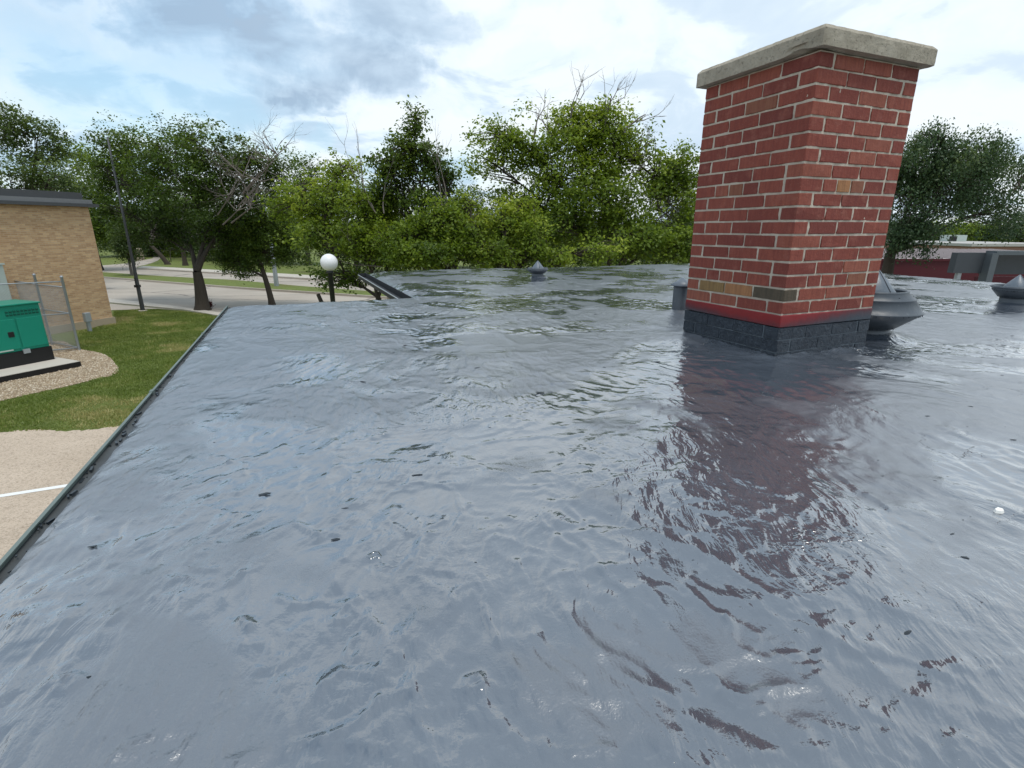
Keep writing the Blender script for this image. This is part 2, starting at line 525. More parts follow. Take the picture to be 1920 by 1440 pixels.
class B:
    """collects shapes into one bmesh"""
    def __init__(s):
        s.bm = bmesh.new()

    def box(s, c, d, rz=0, bev=0, mat4=None):
        m = mat4 if mat4 is not None else Matrix.Translation(c) @ Matrix.Rotation(rz, 4, 'Z')
        r = bmesh.ops.create_cube(s.bm, size=1, matrix=m @ Matrix.Diagonal((*d, 1)))
        if bev:
            es = list({e for v in r['verts'] for e in v.link_edges})
            bmesh.ops.bevel(s.bm, geom=es, offset=bev, segments=1, affect='EDGES')
        return s

    def lathe(s, prof, seg=24, c=(0, 0, 0), smooth=True):
        rings = []
        for r, z in prof:
            if r < 1e-5:
                rings.append([s.bm.verts.new((c[0], c[1], c[2]+z))])
            else:
                rings.append([s.bm.verts.new((c[0]+r*math.cos(2*math.pi*i/seg), c[1]+r*math.sin(2*math.pi*i/seg), c[2]+z)) for i in range(seg)])
        for a, b in zip(rings[:-1], rings[1:]):
            for i in range(seg):
                j = (i+1) % seg
                if len(a) == 1 and len(b) == 1:
                    continue
                if len(a) == 1:
                    f = s.bm.faces.new((a[0], b[j], b[i]))
                elif len(b) == 1:
                    f = s.bm.faces.new((a[i], a[j], b[0]))
                else:
                    f = s.bm.faces.new((a[i], a[j], b[j], b[i]))
                f.smooth = smooth
        return s

    def tube(s, pts, rad, seg=8, smooth=True):
        pts = [Vector(p) for p in pts]
        if not isinstance(rad, (list, tuple)):
            rad = [rad]*len(pts)
        rings = []
        for i, p in enumerate(pts):
            d = (pts[min(i+1, len(pts)-1)]-pts[max(i-1, 0)]).normalized()
            q = d.to_track_quat('Z', 'Y')
            rings.append([s.bm.verts.new(p+q @ Vector((rad[i]*math.cos(2*math.pi*k/seg), rad[i]*math.sin(2*math.pi*k/seg), 0))) for k in range(seg)])
        for a, b in zip(rings[:-1], rings[1:]):
            for k in range(seg):
                f = s.bm.faces.new((a[k], a[(k+1) % seg], b[(k+1) % seg], b[k]))
                f.smooth = smooth
        s.bm.faces.new(rings[0][::-1])
        s.bm.faces.new(rings[-1])
        return s

    def prism(s, poly, z0, z1):
        lo = [s.bm.verts.new((p[0], p[1], z0)) for p in poly]
        hi = [s.bm.verts.new((p[0], p[1], z1)) for p in poly]
        n = len(poly)
        for i in range(n):
            s.bm.faces.new((lo[i], lo[(i+1) % n], hi[(i+1) % n], hi[i]))
        s.bm.faces.new(hi)
        s.bm.faces.new(lo[::-1])
        return s

    def sheet(s, poly, z):
        s.bm.faces.new([s.bm.verts.new((p[0], p[1], z)) for p in poly])
        return s

    def out(s, name, m, parent=None, loc=None):
        bmesh.ops.recalc_face_normals(s.bm, faces=s.bm.faces)
        me = bpy.data.meshes.new(name)
        s.bm.to_mesh(me)
        s.bm.free()
        return link(name, me, parent, loc, m)


# value noise on numpy grids (for the roof surface)
_T = rng.random((256, 256))


def vnoise(x, y):
    xi, yi = np.floor(x).astype(int), np.floor(y).astype(int)
    fx, fy = x-xi, y-yi
    fx = fx*fx*fx*(fx*(fx*6-15)+10)
    fy = fy*fy*fy*(fy*(fy*6-15)+10)
    a = _T[xi % 256, yi % 256]
    b = _T[(xi+1) % 256, yi % 256]
    c = _T[xi % 256, (yi+1) % 256]
    d = _T[(xi+1) % 256, (yi+1) % 256]
    return (a*(1-fx)+b*fx)*(1-fy)+(c*(1-fx)+d*fx)*fy-.5


def fbm(x, y, o=4, g=.5):
    s, a = 0, 1
    for i in range(o):
        s = s+a*vnoise(x*2**i+17.3*i, y*2**i+5.1*i)
        a *= g
    return s


# ------------------------------------------------------------------ ground, roads
def P0(px, py, z=0.0):
    p = at(px, py, z=z)
    return (p.x, p.y)


def struct(o):
    return tag(o, kind='structure')


struct(B().sheet([(-900, -60), (900, -60), (900, 1500), (-900, 1500)], 0).out('ground', M['grass']))

# parking lot (light exposed concrete) below the near eave
Lp = P0(0, 812)
Rp = P0(210, 803)
dirp = Vector((Rp[0]-Lp[0], Rp[1]-Lp[1])).normalized()
rj = random.Random(12)
rag = [(Lp[0]+(Rp[0]-Lp[0])*f_/30+rj.uniform(-.03, .03), Lp[1]+(Rp[1]-Lp[1])*f_/30+.10*math.sin(f_*.23)+rj.uniform(-.05, .05)) for f_ in range(-20, 34)]
park = [(Lp[0]-dirp.x*30, Lp[1]-dirp.y*30)]+rag+[(Rp[0]+dirp.x*1.2, Rp[1]+dirp.y*1.2), (2, -20), (-45, -20)]
struct(B().sheet(park, .012).out('parking_lot', M['parking']))
s0, s1 = Vector(P0(-60, 941)), Vector(P0(116, 913.5))
dd = (s1-s0).normalized()
nn = Vector((-dd.y, dd.x))
struct(B().sheet([s0-dd*4-nn*.055, s1+dd*1.4-nn*.055, s1+dd*1.4+nn*.055, s0-dd*4+nn*.055], .016).out('parking_stripe', M['white']))

# gravel bed round the generator
grav = [P0(*p) for p in [(120, 640), (148, 655), (166, 658), (183, 661), (198, 666), (210, 674), (222, 690), (221, 699), (208, 706), (194, 708), (150, 719), (117, 727), (60, 739), (0, 753), (-160, 800), (-420, 800), (-420, 660), (0, 640)]]
struct(B().sheet(grav, .010).out('gravel_bed', M['gravel']))

# carriageways, median, sidewalks
road = [P0(*p) for p in [(-500, 500), (197.5, 522), (360, 535), (457, 542.5), (617, 553), (900, 575), (1100, 640), (700, 640), (520, 612), (440, 592), (363, 581), (207, 561), (-500, 498.7)]]
near = [P0(*p) for p in [(195, 560.5), (285, 570), (363, 580.5), (440, 592), (520, 612)]]
far = [P0(*p) for p in [(100, 515), (197.5, 522), (360, 535), (457, 542.5), (617, 553), (760, 563), (1000, 585)]]
# extend both edges a long way
ex = Vector(far[0])-Vector(far[2])
far0 = Vector(far[0])+ex.normalized()*60
far1 = Vector(far[-1])+(Vector(far[-1])-Vector(far[-3])).normalized()*60
nr0 = Vector(near[0])+(Vector(near[0])-Vector(near[2])).normalized()*50
nr1 = Vector(near[-1])+(Vector(near[-1])-Vector(near[-3])).normalized()*60
struct(B().sheet([far0]+far+[far1, nr1]+near[::-1]+[nr0], .012).out('road', M['road']))
med_t = [P0(*p) for p in [(100, 506), (196, 513), (316, 521), (444, 528), (571, 540), (720, 551), (1000, 572)]]
mt0 = Vector(med_t[0])+(Vector(med_t[0])-Vector(med_t[2])).normalized()*60
mt1 = Vector(med_t[-1])+(Vector(med_t[-1])-Vector(med_t[-3])).normalized()*60
struct(B().prism([far0]+far+[far1, mt1]+med_t[::-1]+[mt0], .0, .13).out('median', M['grass']))


def strip(pts, w, z0, z1, name, m):
    b = B()
    pts = [Vector(p) for p in pts]
    for p, q in zip(pts[:-1], pts[1:]):
        d = (q-p).normalized()
        n = Vector((-d.y, d.x))*w/2
        e = d*.01
        b.prism([p-e-n, q+e-n, q+e+n, p-e+n], z0, z1)
    return struct(b.out(name, m))


strip([far0]+far+[far1], .16, .0, .136, 'kerb', M['kerb'])
strip([mt0]+med_t+[mt1], .16, .0, .136, 'kerb', M['kerb'])
r2b = [P0(*p) for p in [(257, 505), (352, 510.5), (425, 515), (560, 524), (700, 533), (900, 545)]]
r2b1 = Vector(r2b[-1])+(Vector(r2b[-1])-Vector(r2b[-3])).normalized()*60
r2side = [P0(*p) for p in [(100, 497), (191, 498), (235, 494.5), (262, 489), (285, 485), (290, 481)]]
r2side_r = [P0(*p) for p in [(303, 482), (299, 486), (296, 489), (280, 495), (257, 500.5)]]
struct(B().sheet([mt0]+med_t+[mt1, r2b1]+r2b[::-1]+r2side_r[::-1]+r2side[::-1]+[P0(-200, 490)], .020).out('far_road', M['road']))
sw_t = [P0(*p) for p in [(270, 501), (394, 508), (560, 517.5), (700, 527), (900, 538)]]
strip(r2b+[r2b1], .18, .0, .15, 'kerb', M['kerb'])
struct(B().prism([P0(258, 504)]+[(p[0], p[1]+.25) for p in r2b[1:]]+sw_t[::-1], .0, .14).out('sidewalk', M['concrete']))
# near sidewalk strip and the driveway apron beside the lawn
nsw = [P0(*p) for p in [(195, 560.5), (285, 570), (363, 580.5), (440, 592), (430, 597), (344, 582), (285, 576.5), (195, 567.5)]]
struct(B().prism(nsw, .0, .06).out('near_sidewalk', M['concrete']))
struct(B().sheet([P0(*p) for p in [(150, 564), (195, 568.5), (285, 577.5), (340, 582.5), (296, 579.3), (211, 582), (150, 590)]], .014).out('driveway', M['road']))

# grass blades on the lawn nearest the roof
lawn_px = [(-60, 814), (210, 803), (300, 796), (430, 700), (480, 610), (440, 596), (340, 584), (290, 580), (213, 583), (214, 606), (150, 622), (140, 640), (148, 655), (183, 661), (198, 666), (210, 674), (222, 690), (208, 706), (194, 708), (150, 719), (117, 727), (60, 739), (-60, 768)]
lawn = [Vector(P0(*p)) for p in lawn_px]


def inside(poly, x, y):
    c = np.zeros(len(x), bool)
    n = len(poly)
    for i in range(n):
        x1, y1 = poly[i][0], poly[i][1]
        x2, y2 = poly[(i+1) % n][0], poly[(i+1) % n][1]
        cond = ((y1 > y) != (y2 > y)) & (x < (x2-x1)*(y-y1)/(y2-y1+1e-12)+x1)
        c ^= cond
    return c


def blades(n, poly, hgt, seed=3):
    r = np.random.default_rng(seed)
    xs = [p[0] for p in poly]
    ys = [p[1] for p in poly]
    x = r.uniform(min(xs), max(xs), n)
    y = r.uniform(min(ys), max(ys), n)
    k = inside(poly, x, y)
    x, y = x[k], y[k]
    n = len(x)
    clump = fbm(x*1.7+50, y*1.7+50, 3)
    h = hgt*(.6+.8*r.random(n))*(1+.9*clump)
    a = r.uniform(0, 6.28, n)
    w = .009+.006*r.random(n)
    lean = r.normal(0, .35, (n, 2))*h[:, None]
    V = np.zeros((n, 3, 3))
    V[:, 0] = np.stack([x-w*np.cos(a), y-w*np.sin(a), np.full(n, .005)], -1)
    V[:, 1] = np.stack([x+w*np.cos(a), y+w*np.sin(a), np.full(n, .005)], -1)
    V[:, 2] = np.stack([x+lean[:, 0], y+lean[:, 1], h], -1)
    F = np.arange(n*3).reshape(n, 3)
    dry = fbm(x*.45+9, y*.45+3, 3)
    t = np.clip(.38+.15*r.normal(size=n)+clump*.5+np.clip(dry*2.4-.25, 0, .6), 0, 1)
    return mesh_np('grass_blades', V, F, tint=t)


M['blade'] = m_leaf('grass_blades', (.120, .170, .032), (.215, .275, .060), (.46, .41, .18), .35)
g = link('grass', blades(260000, lawn, .045), m=M['blade'])
tag(g, 'short mown green lawn below the roof edge', 'grass', kind='stuff')


def stones(n, poly, s0, s1, seed=5):
    r = np.random.default_rng(seed)
    xs = [p[0] for p in poly]
    ys = [p[1] for p in poly]
    x = r.uniform(max(min(xs), -22), max(xs), n)
    y = r.uniform(min(ys), max(ys), n)
    k = inside(poly, x, y)
    x, y = x[k], y[k]
    n = len(x)
    base = np.array([(1, 0, 0), (-1, 0, 0), (0, 1, 0), (0, -1, 0), (0, 0, 1), (0, 0, -.5)])
    f = np.array([(0, 2, 4), (2, 1, 4), (1, 3, 4), (3, 0, 4)])
    s = r.uniform(s0, s1, n)
    V = base[None]*s[:, None, None]*r.uniform(.6, 1.3, (n, 6, 1))
    a = r.uniform(0, 6.28, n)
    c, sn = np.cos(a)[:, None], np.sin(a)[:, None]
    V = np.stack([V[..., 0]*c-V[..., 1]*sn+x[:, None], V[..., 0]*sn+V[..., 1]*c+y[:, None], V[..., 2]*.7+.012], -1)
    F = (f[None]+6*np.arange(n)[:, None, None]).reshape(-1, 3)
    return mesh_np('gravel', V, F, tint=np.repeat(r.random(n), 4))


def m_st(t):
    a = t.n('ShaderNodeAttribute', attribute_name='tint')
    return pbr(t, t.ramp(a.outputs['Fac'], [(0, (.22, .155, .095)), (.5, (.38, .29, .19)), (1, (.60, .52, .41))]), .9)


M['stones'] = mat('gravel_stones', m_st)
g = link('gravel', stones(42000, grav, .012, .028), m=M['stones'])
tag(g, 'loose tan gravel spread round the generator pad', 'gravel', kind='stuff')

# ------------------------------------------------------------------ the flat roof we stand on
HD = R(23.02)
ZR = CAMZ-.66                    # roof level
RZ = HD                          # local x = v axis (right), local y = u axis (away, leftwards)
av = Vector((-math.sin(HD), math.cos(HD), 0))
bv = Vector((math.cos(HD), math.sin(HD), 0))


def uv(u, v, z=0.0):
    p = av*u+bv*v
    return Vector((p.x, p.y, z))


bld = thing('building', 'low building whose flat roof is freshly coated in glossy slate grey', 'building', (0, 0, 0), RZ)
V0, V1, U0, U1, USTEP, VSTEP = -.592, 8.62, -1.6, 8.93, 5.37, 1.19
CU, CV, CW = 1.896, 2.310, .711       # chimney corner and width in the roof frame
VENTS = []                            # (u, v, r) flares of coating filled below


def to_uv(p):
    return (p[0]*av.x+p[1]*av.y, p[0]*bv.x+p[1]*bv.y)


p = at(1008, 520, z=ZR)
VENT_A = to_uv(p)
PIPE = to_uv(at(1274, 588, z=ZR))
VENT_B = (2.18, 3.44)
VENT_C = to_uv(at(1897, 573, z=ZR))
for (q, r) in ((VENT_A, .10), (PIPE, .065), (VENT_B, .165), (VENT_C, .13)):
    VENTS.append((q[0], q[1], r))

# squiggly curls and cracks, as lists of photo pixels traced on the roof
CURLS = [
    [(560, 980), (600, 985), (590, 1000)], [(860, 725), (940, 728), (1000, 722), (1060, 716), (1130, 712), (1190, 703)], [(900, 738), (960, 735), (1010, 738)],
    [(845, 885), (880, 872), (930, 866), (975, 870)], [(640, 712), (690, 716)], [(370, 880), (430, 858), (500, 850), (545, 815), (600, 800)],
    [(360, 905), (440, 880), (500, 868)], [(500, 1040), (470, 1055), (440, 1080), (420, 1110)], [(590, 1330), (610, 1270), (650, 1245), (710, 1235)],
    [(430, 1430), (470, 1415), (520, 1405), (560, 1380), (620, 1370), (690, 1350), (720, 1310), (775, 1280)], [(320, 1440), (345, 1405), (368, 1375)],
    [(860, 1205), (880, 1195), (905, 1180)], [(1040, 985), (1055, 960), (1075, 940)], [(250, 640), (320, 630)], [(780, 640), (850, 625), (930, 618)],
    [(680, 622), (740, 620), (800, 617)], [(1000, 790), (1060, 800), (1120, 790)], [(60, 1310), (100, 1270), (140, 1225)], [(360, 1330), (380, 1300), (400, 1270), (405, 1240)],
    [(880, 1300), (890, 1275), (910, 1263)], [(1550, 1230), (1570, 1200), (1600, 1190)], [(1700, 1400), (1760, 1380), (1830, 1410), (1850, 1430)], [(1300, 950), (1340, 965), (1400, 975)],
    [(1230, 1050), (1290, 1100), (1360, 1150), (1420, 1230)], [(1070, 1150), (1120, 1200), (1180, 1270)], [(1500, 870), (1570, 890), (1640, 930), (1700, 990), (1800, 1050)],
]
LOOPS = [(680, 1205, 12, 14), (650, 1140, 14, 10), (800, 945, 75, 48), (893, 1285, 22, 18), (150, 1255, 18, 14), (1340, 800, 34, 22), (455, 1157, 9, 8), (1830, 1412, 18, 16)]


def roof_height(u, v, dx):
    """height of the coating above ZR, as a function of roof coordinates"""
    wu = u+.18*fbm(u*1.3+9, v*1.3+3, 3)
    wv = v+.18*fbm(u*1.3+31, v*1.3+13, 3)
    h = .015*fbm(wu*.9, wv*.9, 3, .42)
    # overlapping pours that dried with a slight lip
    pl = fbm(wu*1.5+300, wv*1.5+120, 4, .5)*5
    h += .0028*(pl-np.floor(pl))**5*np.clip(fbm(u*1.2+7, v*1.2+55, 2)*4+.6, 0, 1)
    m1 = np.clip((fbm(u*.8+70, v*.8+20, 3)+.12)*3.2, .12, 1)
    m2 = np.clip((fbm(u*1.1+20, v*1.1+90, 3)+.05)*3.5, .05, 1)
    far = 1+1.0*np.clip((u-2.3)/3.0, 0, 1)
    h += .0040*far*m1*fbm(wu*3.1, wv*5.0, 4, .55)
    # squeegee ridges, two sweep directions blended
    c, s = math.cos(R(38)), math.sin(R(38))
    x1, y1 = wu*c+wv*s, -wu*s+wv*c
    rid = 1-np.abs(2*np.clip(fbm(x1*2.2+4, y1*7.5+8, 3, .45)+.5, 0, 1)-1)
    h += .0022*far*m2*rid**3
    rid2 = 1-np.abs(2*np.clip(fbm(wu*2.0+44, wv*5.5+28, 4, .5)+.5, 0, 1)-1)
    h += .0034*far*(1.1-m2)*rid2**4
    rid3 = 1-np.abs(2*np.clip(fbm(wu*4.5+144, wv*11+128, 4, .55)+.5, 0, 1)-1)
    h += .0036*np.clip((fbm(u*1.5+33, v*1.5+12, 3)+.10)*5, .1, 1)*rid3**5
    # small orange-peel ripples
    fine = np.clip((fbm(u*1.9+5, v*1.9+60, 3)+.06)*4, .04, 1)*np.clip(1.6-dx*45, .4, 1)
    h += .0032*(1+.9*np.exp(-((u-.9)**2+(v-1.1)**2)/.6))*far**.7*fine*fbm(x1*12, y1*28, 3, .40)+.0009*fine*fbm(wu*38, wv*26, 2, .5)
    # coating climbs the chimney
    du = np.maximum(np.maximum(CU-u, u-CU-CW), 0)
    dv = np.maximum(np.maximum(CV-v, v-CV-CW), 0)
    d = np.sqrt(du*du+dv*dv)
    h += .011*np.exp(-d/.035)+.010*np.exp(-(d/.15)**2)+.016*np.exp(-((u-CU-.62)**2+(v-CV+.14)**2)/.03)-.006
    h += .006*np.exp(-d/.25)*fbm(u*24, v*24, 3, .55)+.012*np.exp(-d/.02)*fbm(u*45, v*45, 2)
    for (a, b_, r) in VENTS:
        d = np.maximum(np.sqrt((u-a)**2+(v-b_)**2)-r, 0)
        h += .022*np.exp(-d/.03)+.012*np.exp(-(d/.10)**2)
    # bowed down along the left eave and the other edges
    for d, w, a in ((v-V0, .035, .016), (V1-v, .10, .03)):
        h -= a*np.exp(-np.maximum(d, 0)/w)
    return h


def polyline_ridge(u, v, h, pts, hh, w, rough=True):
    pts = [np.array(to_uv(at(x, y, z=ZR))) for x, y in pts]
    for p, q in zip(pts[:-1], pts[1:]):
        m = .12
        k = (u > min(p[0], q[0])-m) & (u < max(p[0], q[0])+m) & (v > min(p[1], q[1])-m) & (v < max(p[1], q[1])+m)
        if not k.any():
            continue
        uu, vv = u[k], v[k]
        uu2 = uu+.030*fbm(uu*16, vv*16, 2)
        vv2 = vv+.030*fbm(uu*16+40, vv*16+9, 2)
        d = q-p
        L2 = (d**2).sum()+1e-9
        t = np.clip(((uu2-p[0])*d[0]+(vv2-p[1])*d[1])/L2, 0, 1)
        dist = np.sqrt((uu2-p[0]-t*d[0])**2+(vv2-p[1]-t*d[1])**2)
        fade = np.clip(.65+1.6*fbm(uu*9+3, vv*9, 2), 0, 1)
        h[k] = np.maximum(h[k], h[k]*0+h[k]+hh*fade*np.exp(-(dist/w)**2))


def spaced(a, b, base, k):
    out = [a]
    x = a
    while x < b:
        x += base+k*abs(x if x > 0 else x)
        out.append(x)
    out = np.array(out)
    return a+(out-a)*(b-a)/(out[-1]-a)


def skew(u):
    return .0195*(u-1.27)-.004


def make_roof():
    us = spaced(0.0, U1, .0052, .0031)
    us = np.concatenate([np.linspace(U0, -.02, 40), us])
    vs = np.concatenate([spaced(0, .585, .0052, .0031)[::-1]*-1, spaced(0, V1, .0052, .0031)[1:]])
    vs[0] = V0
    # snap a grid line onto the step
    us[np.argmin(np.abs(us-USTEP))] = USTEP
    vs[np.argmin(np.abs(vs-VSTEP))] = VSTEP
    U, Vv = np.meshgrid(us, vs, indexing='ij')
    DX = np.gradient(us)[:, None]+0*Vv
    h = roof_height(U, Vv, DX)
    sh = h.shape
    uf, vf, hf = U.ravel(), Vv.ravel(), h.ravel()
    for c in CURLS:
        polyline_ridge(uf, vf, hf, c, .0050, .0060)
    for (x, y, a, b_) in LOOPS:
        pts = [(x+a*math.cos(i*math.pi/6), y+b_*math.sin(i*math.pi/6)) for i in range(13)]
        polyline_ridge(uf, vf, hf, pts, .0032, .0055)
    r = np.random.default_rng(21)
    for i in range(150):                                     # small random curls
        px, py = r.uniform(50, 1900), 560+880*r.random()**1.3
        th = r.uniform(-.5, .3)
        pts = [(px, py)]
        s = 8+.035*(py-500)
        for j in range(r.integers(1, 4)):
            th += r.normal(0, .4)
            px += s*math.cos(th)*1.8
            py += s*math.sin(th)*.8
            pts.append((px, py))
        polyline_ridge(uf, vf, hf, pts, r.uniform(.0015, .0040), .0055)
    h = hf.reshape(sh)
    # edge of the rear wing: the step side turns down as well
    rear = U > USTEP+.02
    h = np.where(rear, h-.035*np.exp(-np.maximum(Vv-VSTEP, 0)/.07), h)
    front = (U <= USTEP) & (Vv < VSTEP)
    h = np.where(front, h-.02*np.exp(-np.maximum(USTEP-U, 0)/.06), h)
    h -= .02*np.exp(-np.maximum(U1-U, 0)/.08)
    # slight skew of the far edges as in the photograph
    UW = np.where(U > USTEP, U-(Vv-VSTEP)*.055*(U-USTEP)/(U1-USTEP), U)
    VW = np.where(Vv > 5, Vv+(U-2)*.02*(Vv-5)/3.6, Vv)
    VW = VW+skew(U)*np.clip(1-(Vv-V0)/1.5, 0, 1)
    V3 = np.stack([VW, UW, ZR+h], -1)
    nu, nv = sh
    i = np.arange(nu-1)[:, None]
    j = np.arange(nv-1)[None]
    F = np.stack([i*nv+j, i*nv+j+1, (i+1)*nv+j+1, (i+1)*nv+j], -1)
    uc = .5*(us[1:]+us[:-1])[:, None]+0*vs[None, 1:]
    vc = .5*(vs[1:]+vs[:-1])[None]+0*us[1:, None]
    keep = ~((uc > USTEP) & (vc < VSTEP))
    F = F[keep]
    used, inv = np.unique(F.ravel(), return_inverse=True)
    me = mesh_np('roof', V3.reshape(-1, 3)[used], inv.reshape(-1, 4), smooth=True)
    o = link('roof', me, bld, m=M['roof'])
    return o


make_roof()
# walls below and the soffit slab, in the building frame (x = v, y = u)
wb = B()
wb.prism([(V0+.25, U0), (V1-.25, U0), (V1-.25, 8.4), (VSTEP+.25, 8.6), (VSTEP+.25, USTEP-.25), (V0+.25, USTEP-.25)], 0, ZR-.20)
wb.out('wall', M['soffit'], bld)
sl = B()
sl.prism([(V0+skew(U0)+.002, U0), (V1-.02, U0), (V1-.02, 8.50), (VSTEP+.02, 8.88), (VSTEP+.02, USTEP-.012), (V0+skew(USTEP)+.002, USTEP-.012)], ZR-.198, ZR-.085)
sl.out('fascia', M['gutterin'], bld)
# drip edge: a folded strip of sheet metal standing proud of the left eave
SK = math.atan(.0195)


def edge_box(b, off, z, w, h, y0, y1):
    ym = (y0+y1)/2
    b.box((V0+skew(ym)+off, ym, z), (w, y1-y0, h), SK*-1)


for k in range(5):
    y0, y1 = U0+k*1.394, U0+(k+1)*1.394-.004
    de = B()
    edge_box(de, -.032, ZR-.044, .004, .060, y0, y1)
    edge_box(de, -.029, ZR-.013, .010, .003, y0, y1)
    de.out('drip_edge', M['edge'], bld)
    jl = B()
    edge_box(jl, -.030, ZR-.040, .014, .062, y1-.018, y1+.018)
    jl.out('edge_clip', M['edge'], bld)
tr_ = B()
edge_box(tr_, -.012, ZR-.030, .036, .006, U0, USTEP-.01)
tr_.out('trough', M['gutterin'], bld)
# splatter of coating in the gap beside the drip edge
gp = B()
rr = random.Random(4)
for k in range(110):
    y = rr.uniform(.6, USTEP)
    s = rr.uniform(.002, .007)
    gp.box((V0+skew(y)-.012+rr.uniform(-.010, .012), y, ZR-.026+rr.uniform(-.002, .008)), (s, s*rr.uniform(1.5, 5), s), rr.uniform(-.4, .4))
o = gp.out('edge_crumbs', M['debris'], bld)
tag(o, kind='stuff')
# gutter along the side of the rear wing
gb = B()
gb.box((VSTEP-.118, (USTEP+U1)/2+.05, ZR-.095), (.006, U1-USTEP+.1, .055))
gb.box((VSTEP-.06, (USTEP+U1)/2+.05, ZR-.110), (.12, U1-USTEP+.1, .006))
gb.box((VSTEP-.003, (USTEP+U1)/2+.05, ZR-.09), (.006, U1-USTEP+.1, .105))
gb.box((VSTEP-.06, U1+.10, ZR-.09), (.12, .006, .10))
gt = gb.out('gutter', M['gutterdark'], bld)
lb = B().box((VSTEP-.126, (USTEP+U1)/2+.05, ZR-.064), (.014, U1-USTEP+.1, .007)).out('gutter_lip', M['galv'], gt)

# dark crumbs and lumps stuck in the coating: countless, one object
db = B()
lumps = [(1012, 735, 9), (680, 712, 6), (895, 688, 5), (782, 883, 8), (495, 920, 12), (415, 948, 7), (628, 1000, 9), (172, 1022, 12), (645, 945, 6), (1232, 678, 6), (850, 910, 4), (1702, 1186, 13),
         (705, 860, 4), (865, 725, 5), (1240, 720, 3), (552, 775, 3), (1000, 760, 3), (760, 645, 5), (955, 712, 4), (1785, 1000, 6), (1810, 1045, 9), (1555, 958, 7), (448, 1157, 6), (160, 1260, 9), (1740, 780, 5), (1900, 825, 6), (1655, 890, 4), (1880, 700, 4), (1820, 760, 4)]
r = random.Random(8)
for _ in range(70):
    lumps.append((r.uniform(300, 1900), 580+r.random()**1.5*500, r.uniform(1.5, 3.2)))
for (x, y, s) in lumps:
    q = at(x, y, z=ZR)
    uu, vv = to_uv(q)
    if (uu > USTEP-.1 and vv < VSTEP+.1) or vv < V0+.12 or (CU-.02 < uu < CU+CW and CV-.02 < vv < CV+CW):
        continue
    hz = float(roof_height(np.array([uu]), np.array([vv]), np.array([.02]))[0])
    sz = s/FPX*q.y*.72
    n0 = len(db.bm.verts)
    mt = Matrix.Translation((q.x, q.y, ZR+hz+sz*.12)) @ Matrix.Rotation(r.uniform(-.5, .5), 4, 'Z') @ Matrix.Diagonal((sz*r.uniform(1.1, 2.2), sz*r.uniform(.35, .6), sz*.17, 1))
    rs = bmesh.ops.create_icosphere(db.bm, subdivisions=1, radius=1, matrix=mt)
    for v_ in rs['verts']:
        v_.co += Vector((r.uniform(-.3, .3), r.uniform(-.3, .3), r.uniform(-.1, .15)))*sz*.7
o = db.out('roof_debris', M['debris'])
tag(o, 'dark crumbs of debris stuck in the wet roof coating', 'debris', kind='stuff')
q = at(1873, 958, z=ZR)
hz = float(roof_height(*[np.array([t_]) for t_ in to_uv(q)], np.array([.01]))[0])
cb = B()
vs_ = [(-.011, -.003, 0), (-.002, -.008, .001), (.011, -.004, .0), (.012, .002, .003), (.001, .007, .005), (-.010, .004, .002)]
lo = [cb.bm.verts.new(v_) for v_ in vs_]
hi = [cb.bm.verts.new((v_[0]*.8, v_[1]*.8, v_[2]+.007)) for v_ in vs_]
for i in range(6):
    cb.bm.faces.new((lo[i], lo[(i+1) % 6], hi[(i+1) % 6], hi[i]))
cb.bm.faces.new(hi)
cb.bm.faces.new(lo[::-1])
o = cb.out('paint_chip', M['chip'], None, (q.x, q.y, ZR+hz))
tag(o, 'small white chip lying alone on the grey roof at right', 'chip')

# ------------------------------------------------------------------ chimney
ch = thing('chimney', 'square red brick chimney with concrete cap and grey coated foot', 'chimney', uv(CU, CV, ZR), RZ)
# local: x = along right face (v), y = along left face (u), z from roof
CH = .0664
ZT = .77+.66                     # top of the first course above roof
MOD = CW/3.5
JN = .0105
brick_meshes = {}


def brick_mesh(lx, ly, lz, variant):
    key = (round(lx, 4), round(ly, 4), round(lz, 4), variant)
    if key in brick_meshes:
        return brick_meshes[key]
    bm = bmesh.new()
    bmesh.ops.create_cube(bm, size=1, matrix=Matrix.Diagonal((lx, ly, lz, 1)))
    bmesh.ops.bevel(bm, geom=list(bm.edges), offset=.0022, segments=1, affect='EDGES')
    r_ = random.Random(variant*7+int(lx*1e4))
    for v_ in bm.verts:
        v_.co += Vector((r_.uniform(-1, 1), r_.uniform(-1, 1), r_.uniform(-1, 1)))*.0014
    me = bpy.data.meshes.new('brick')
    bm.to_mesh(me)
    bm.free()
    me.materials.append(M['brick'])
    brick_meshes[key] = me
    return me


DEP = MOD*.5-JN                     # brick depth
SPECIAL = {}                        # (course, side, index) -> material
SPECIAL[(3, 'L', 1)] = 'pinkbrown'
nb = 0
rb = random.Random(3)
# each side: origin corner, direction, inward normal. going round: R (x+), back-right (y+), far (x-), L (y-)
sides = [('R', Vector((0, 0)), Vector((1, 0)), Vector((0, 1))), ('B', Vector((CW, 0)), Vector((0, 1)), Vector((-1, 0))),
         ('F', Vector((CW, CW)), Vector((-1, 0)), Vector((0, -1))), ('L', Vector((0, CW)), Vector((0, -1)), Vector((1, 0)))]


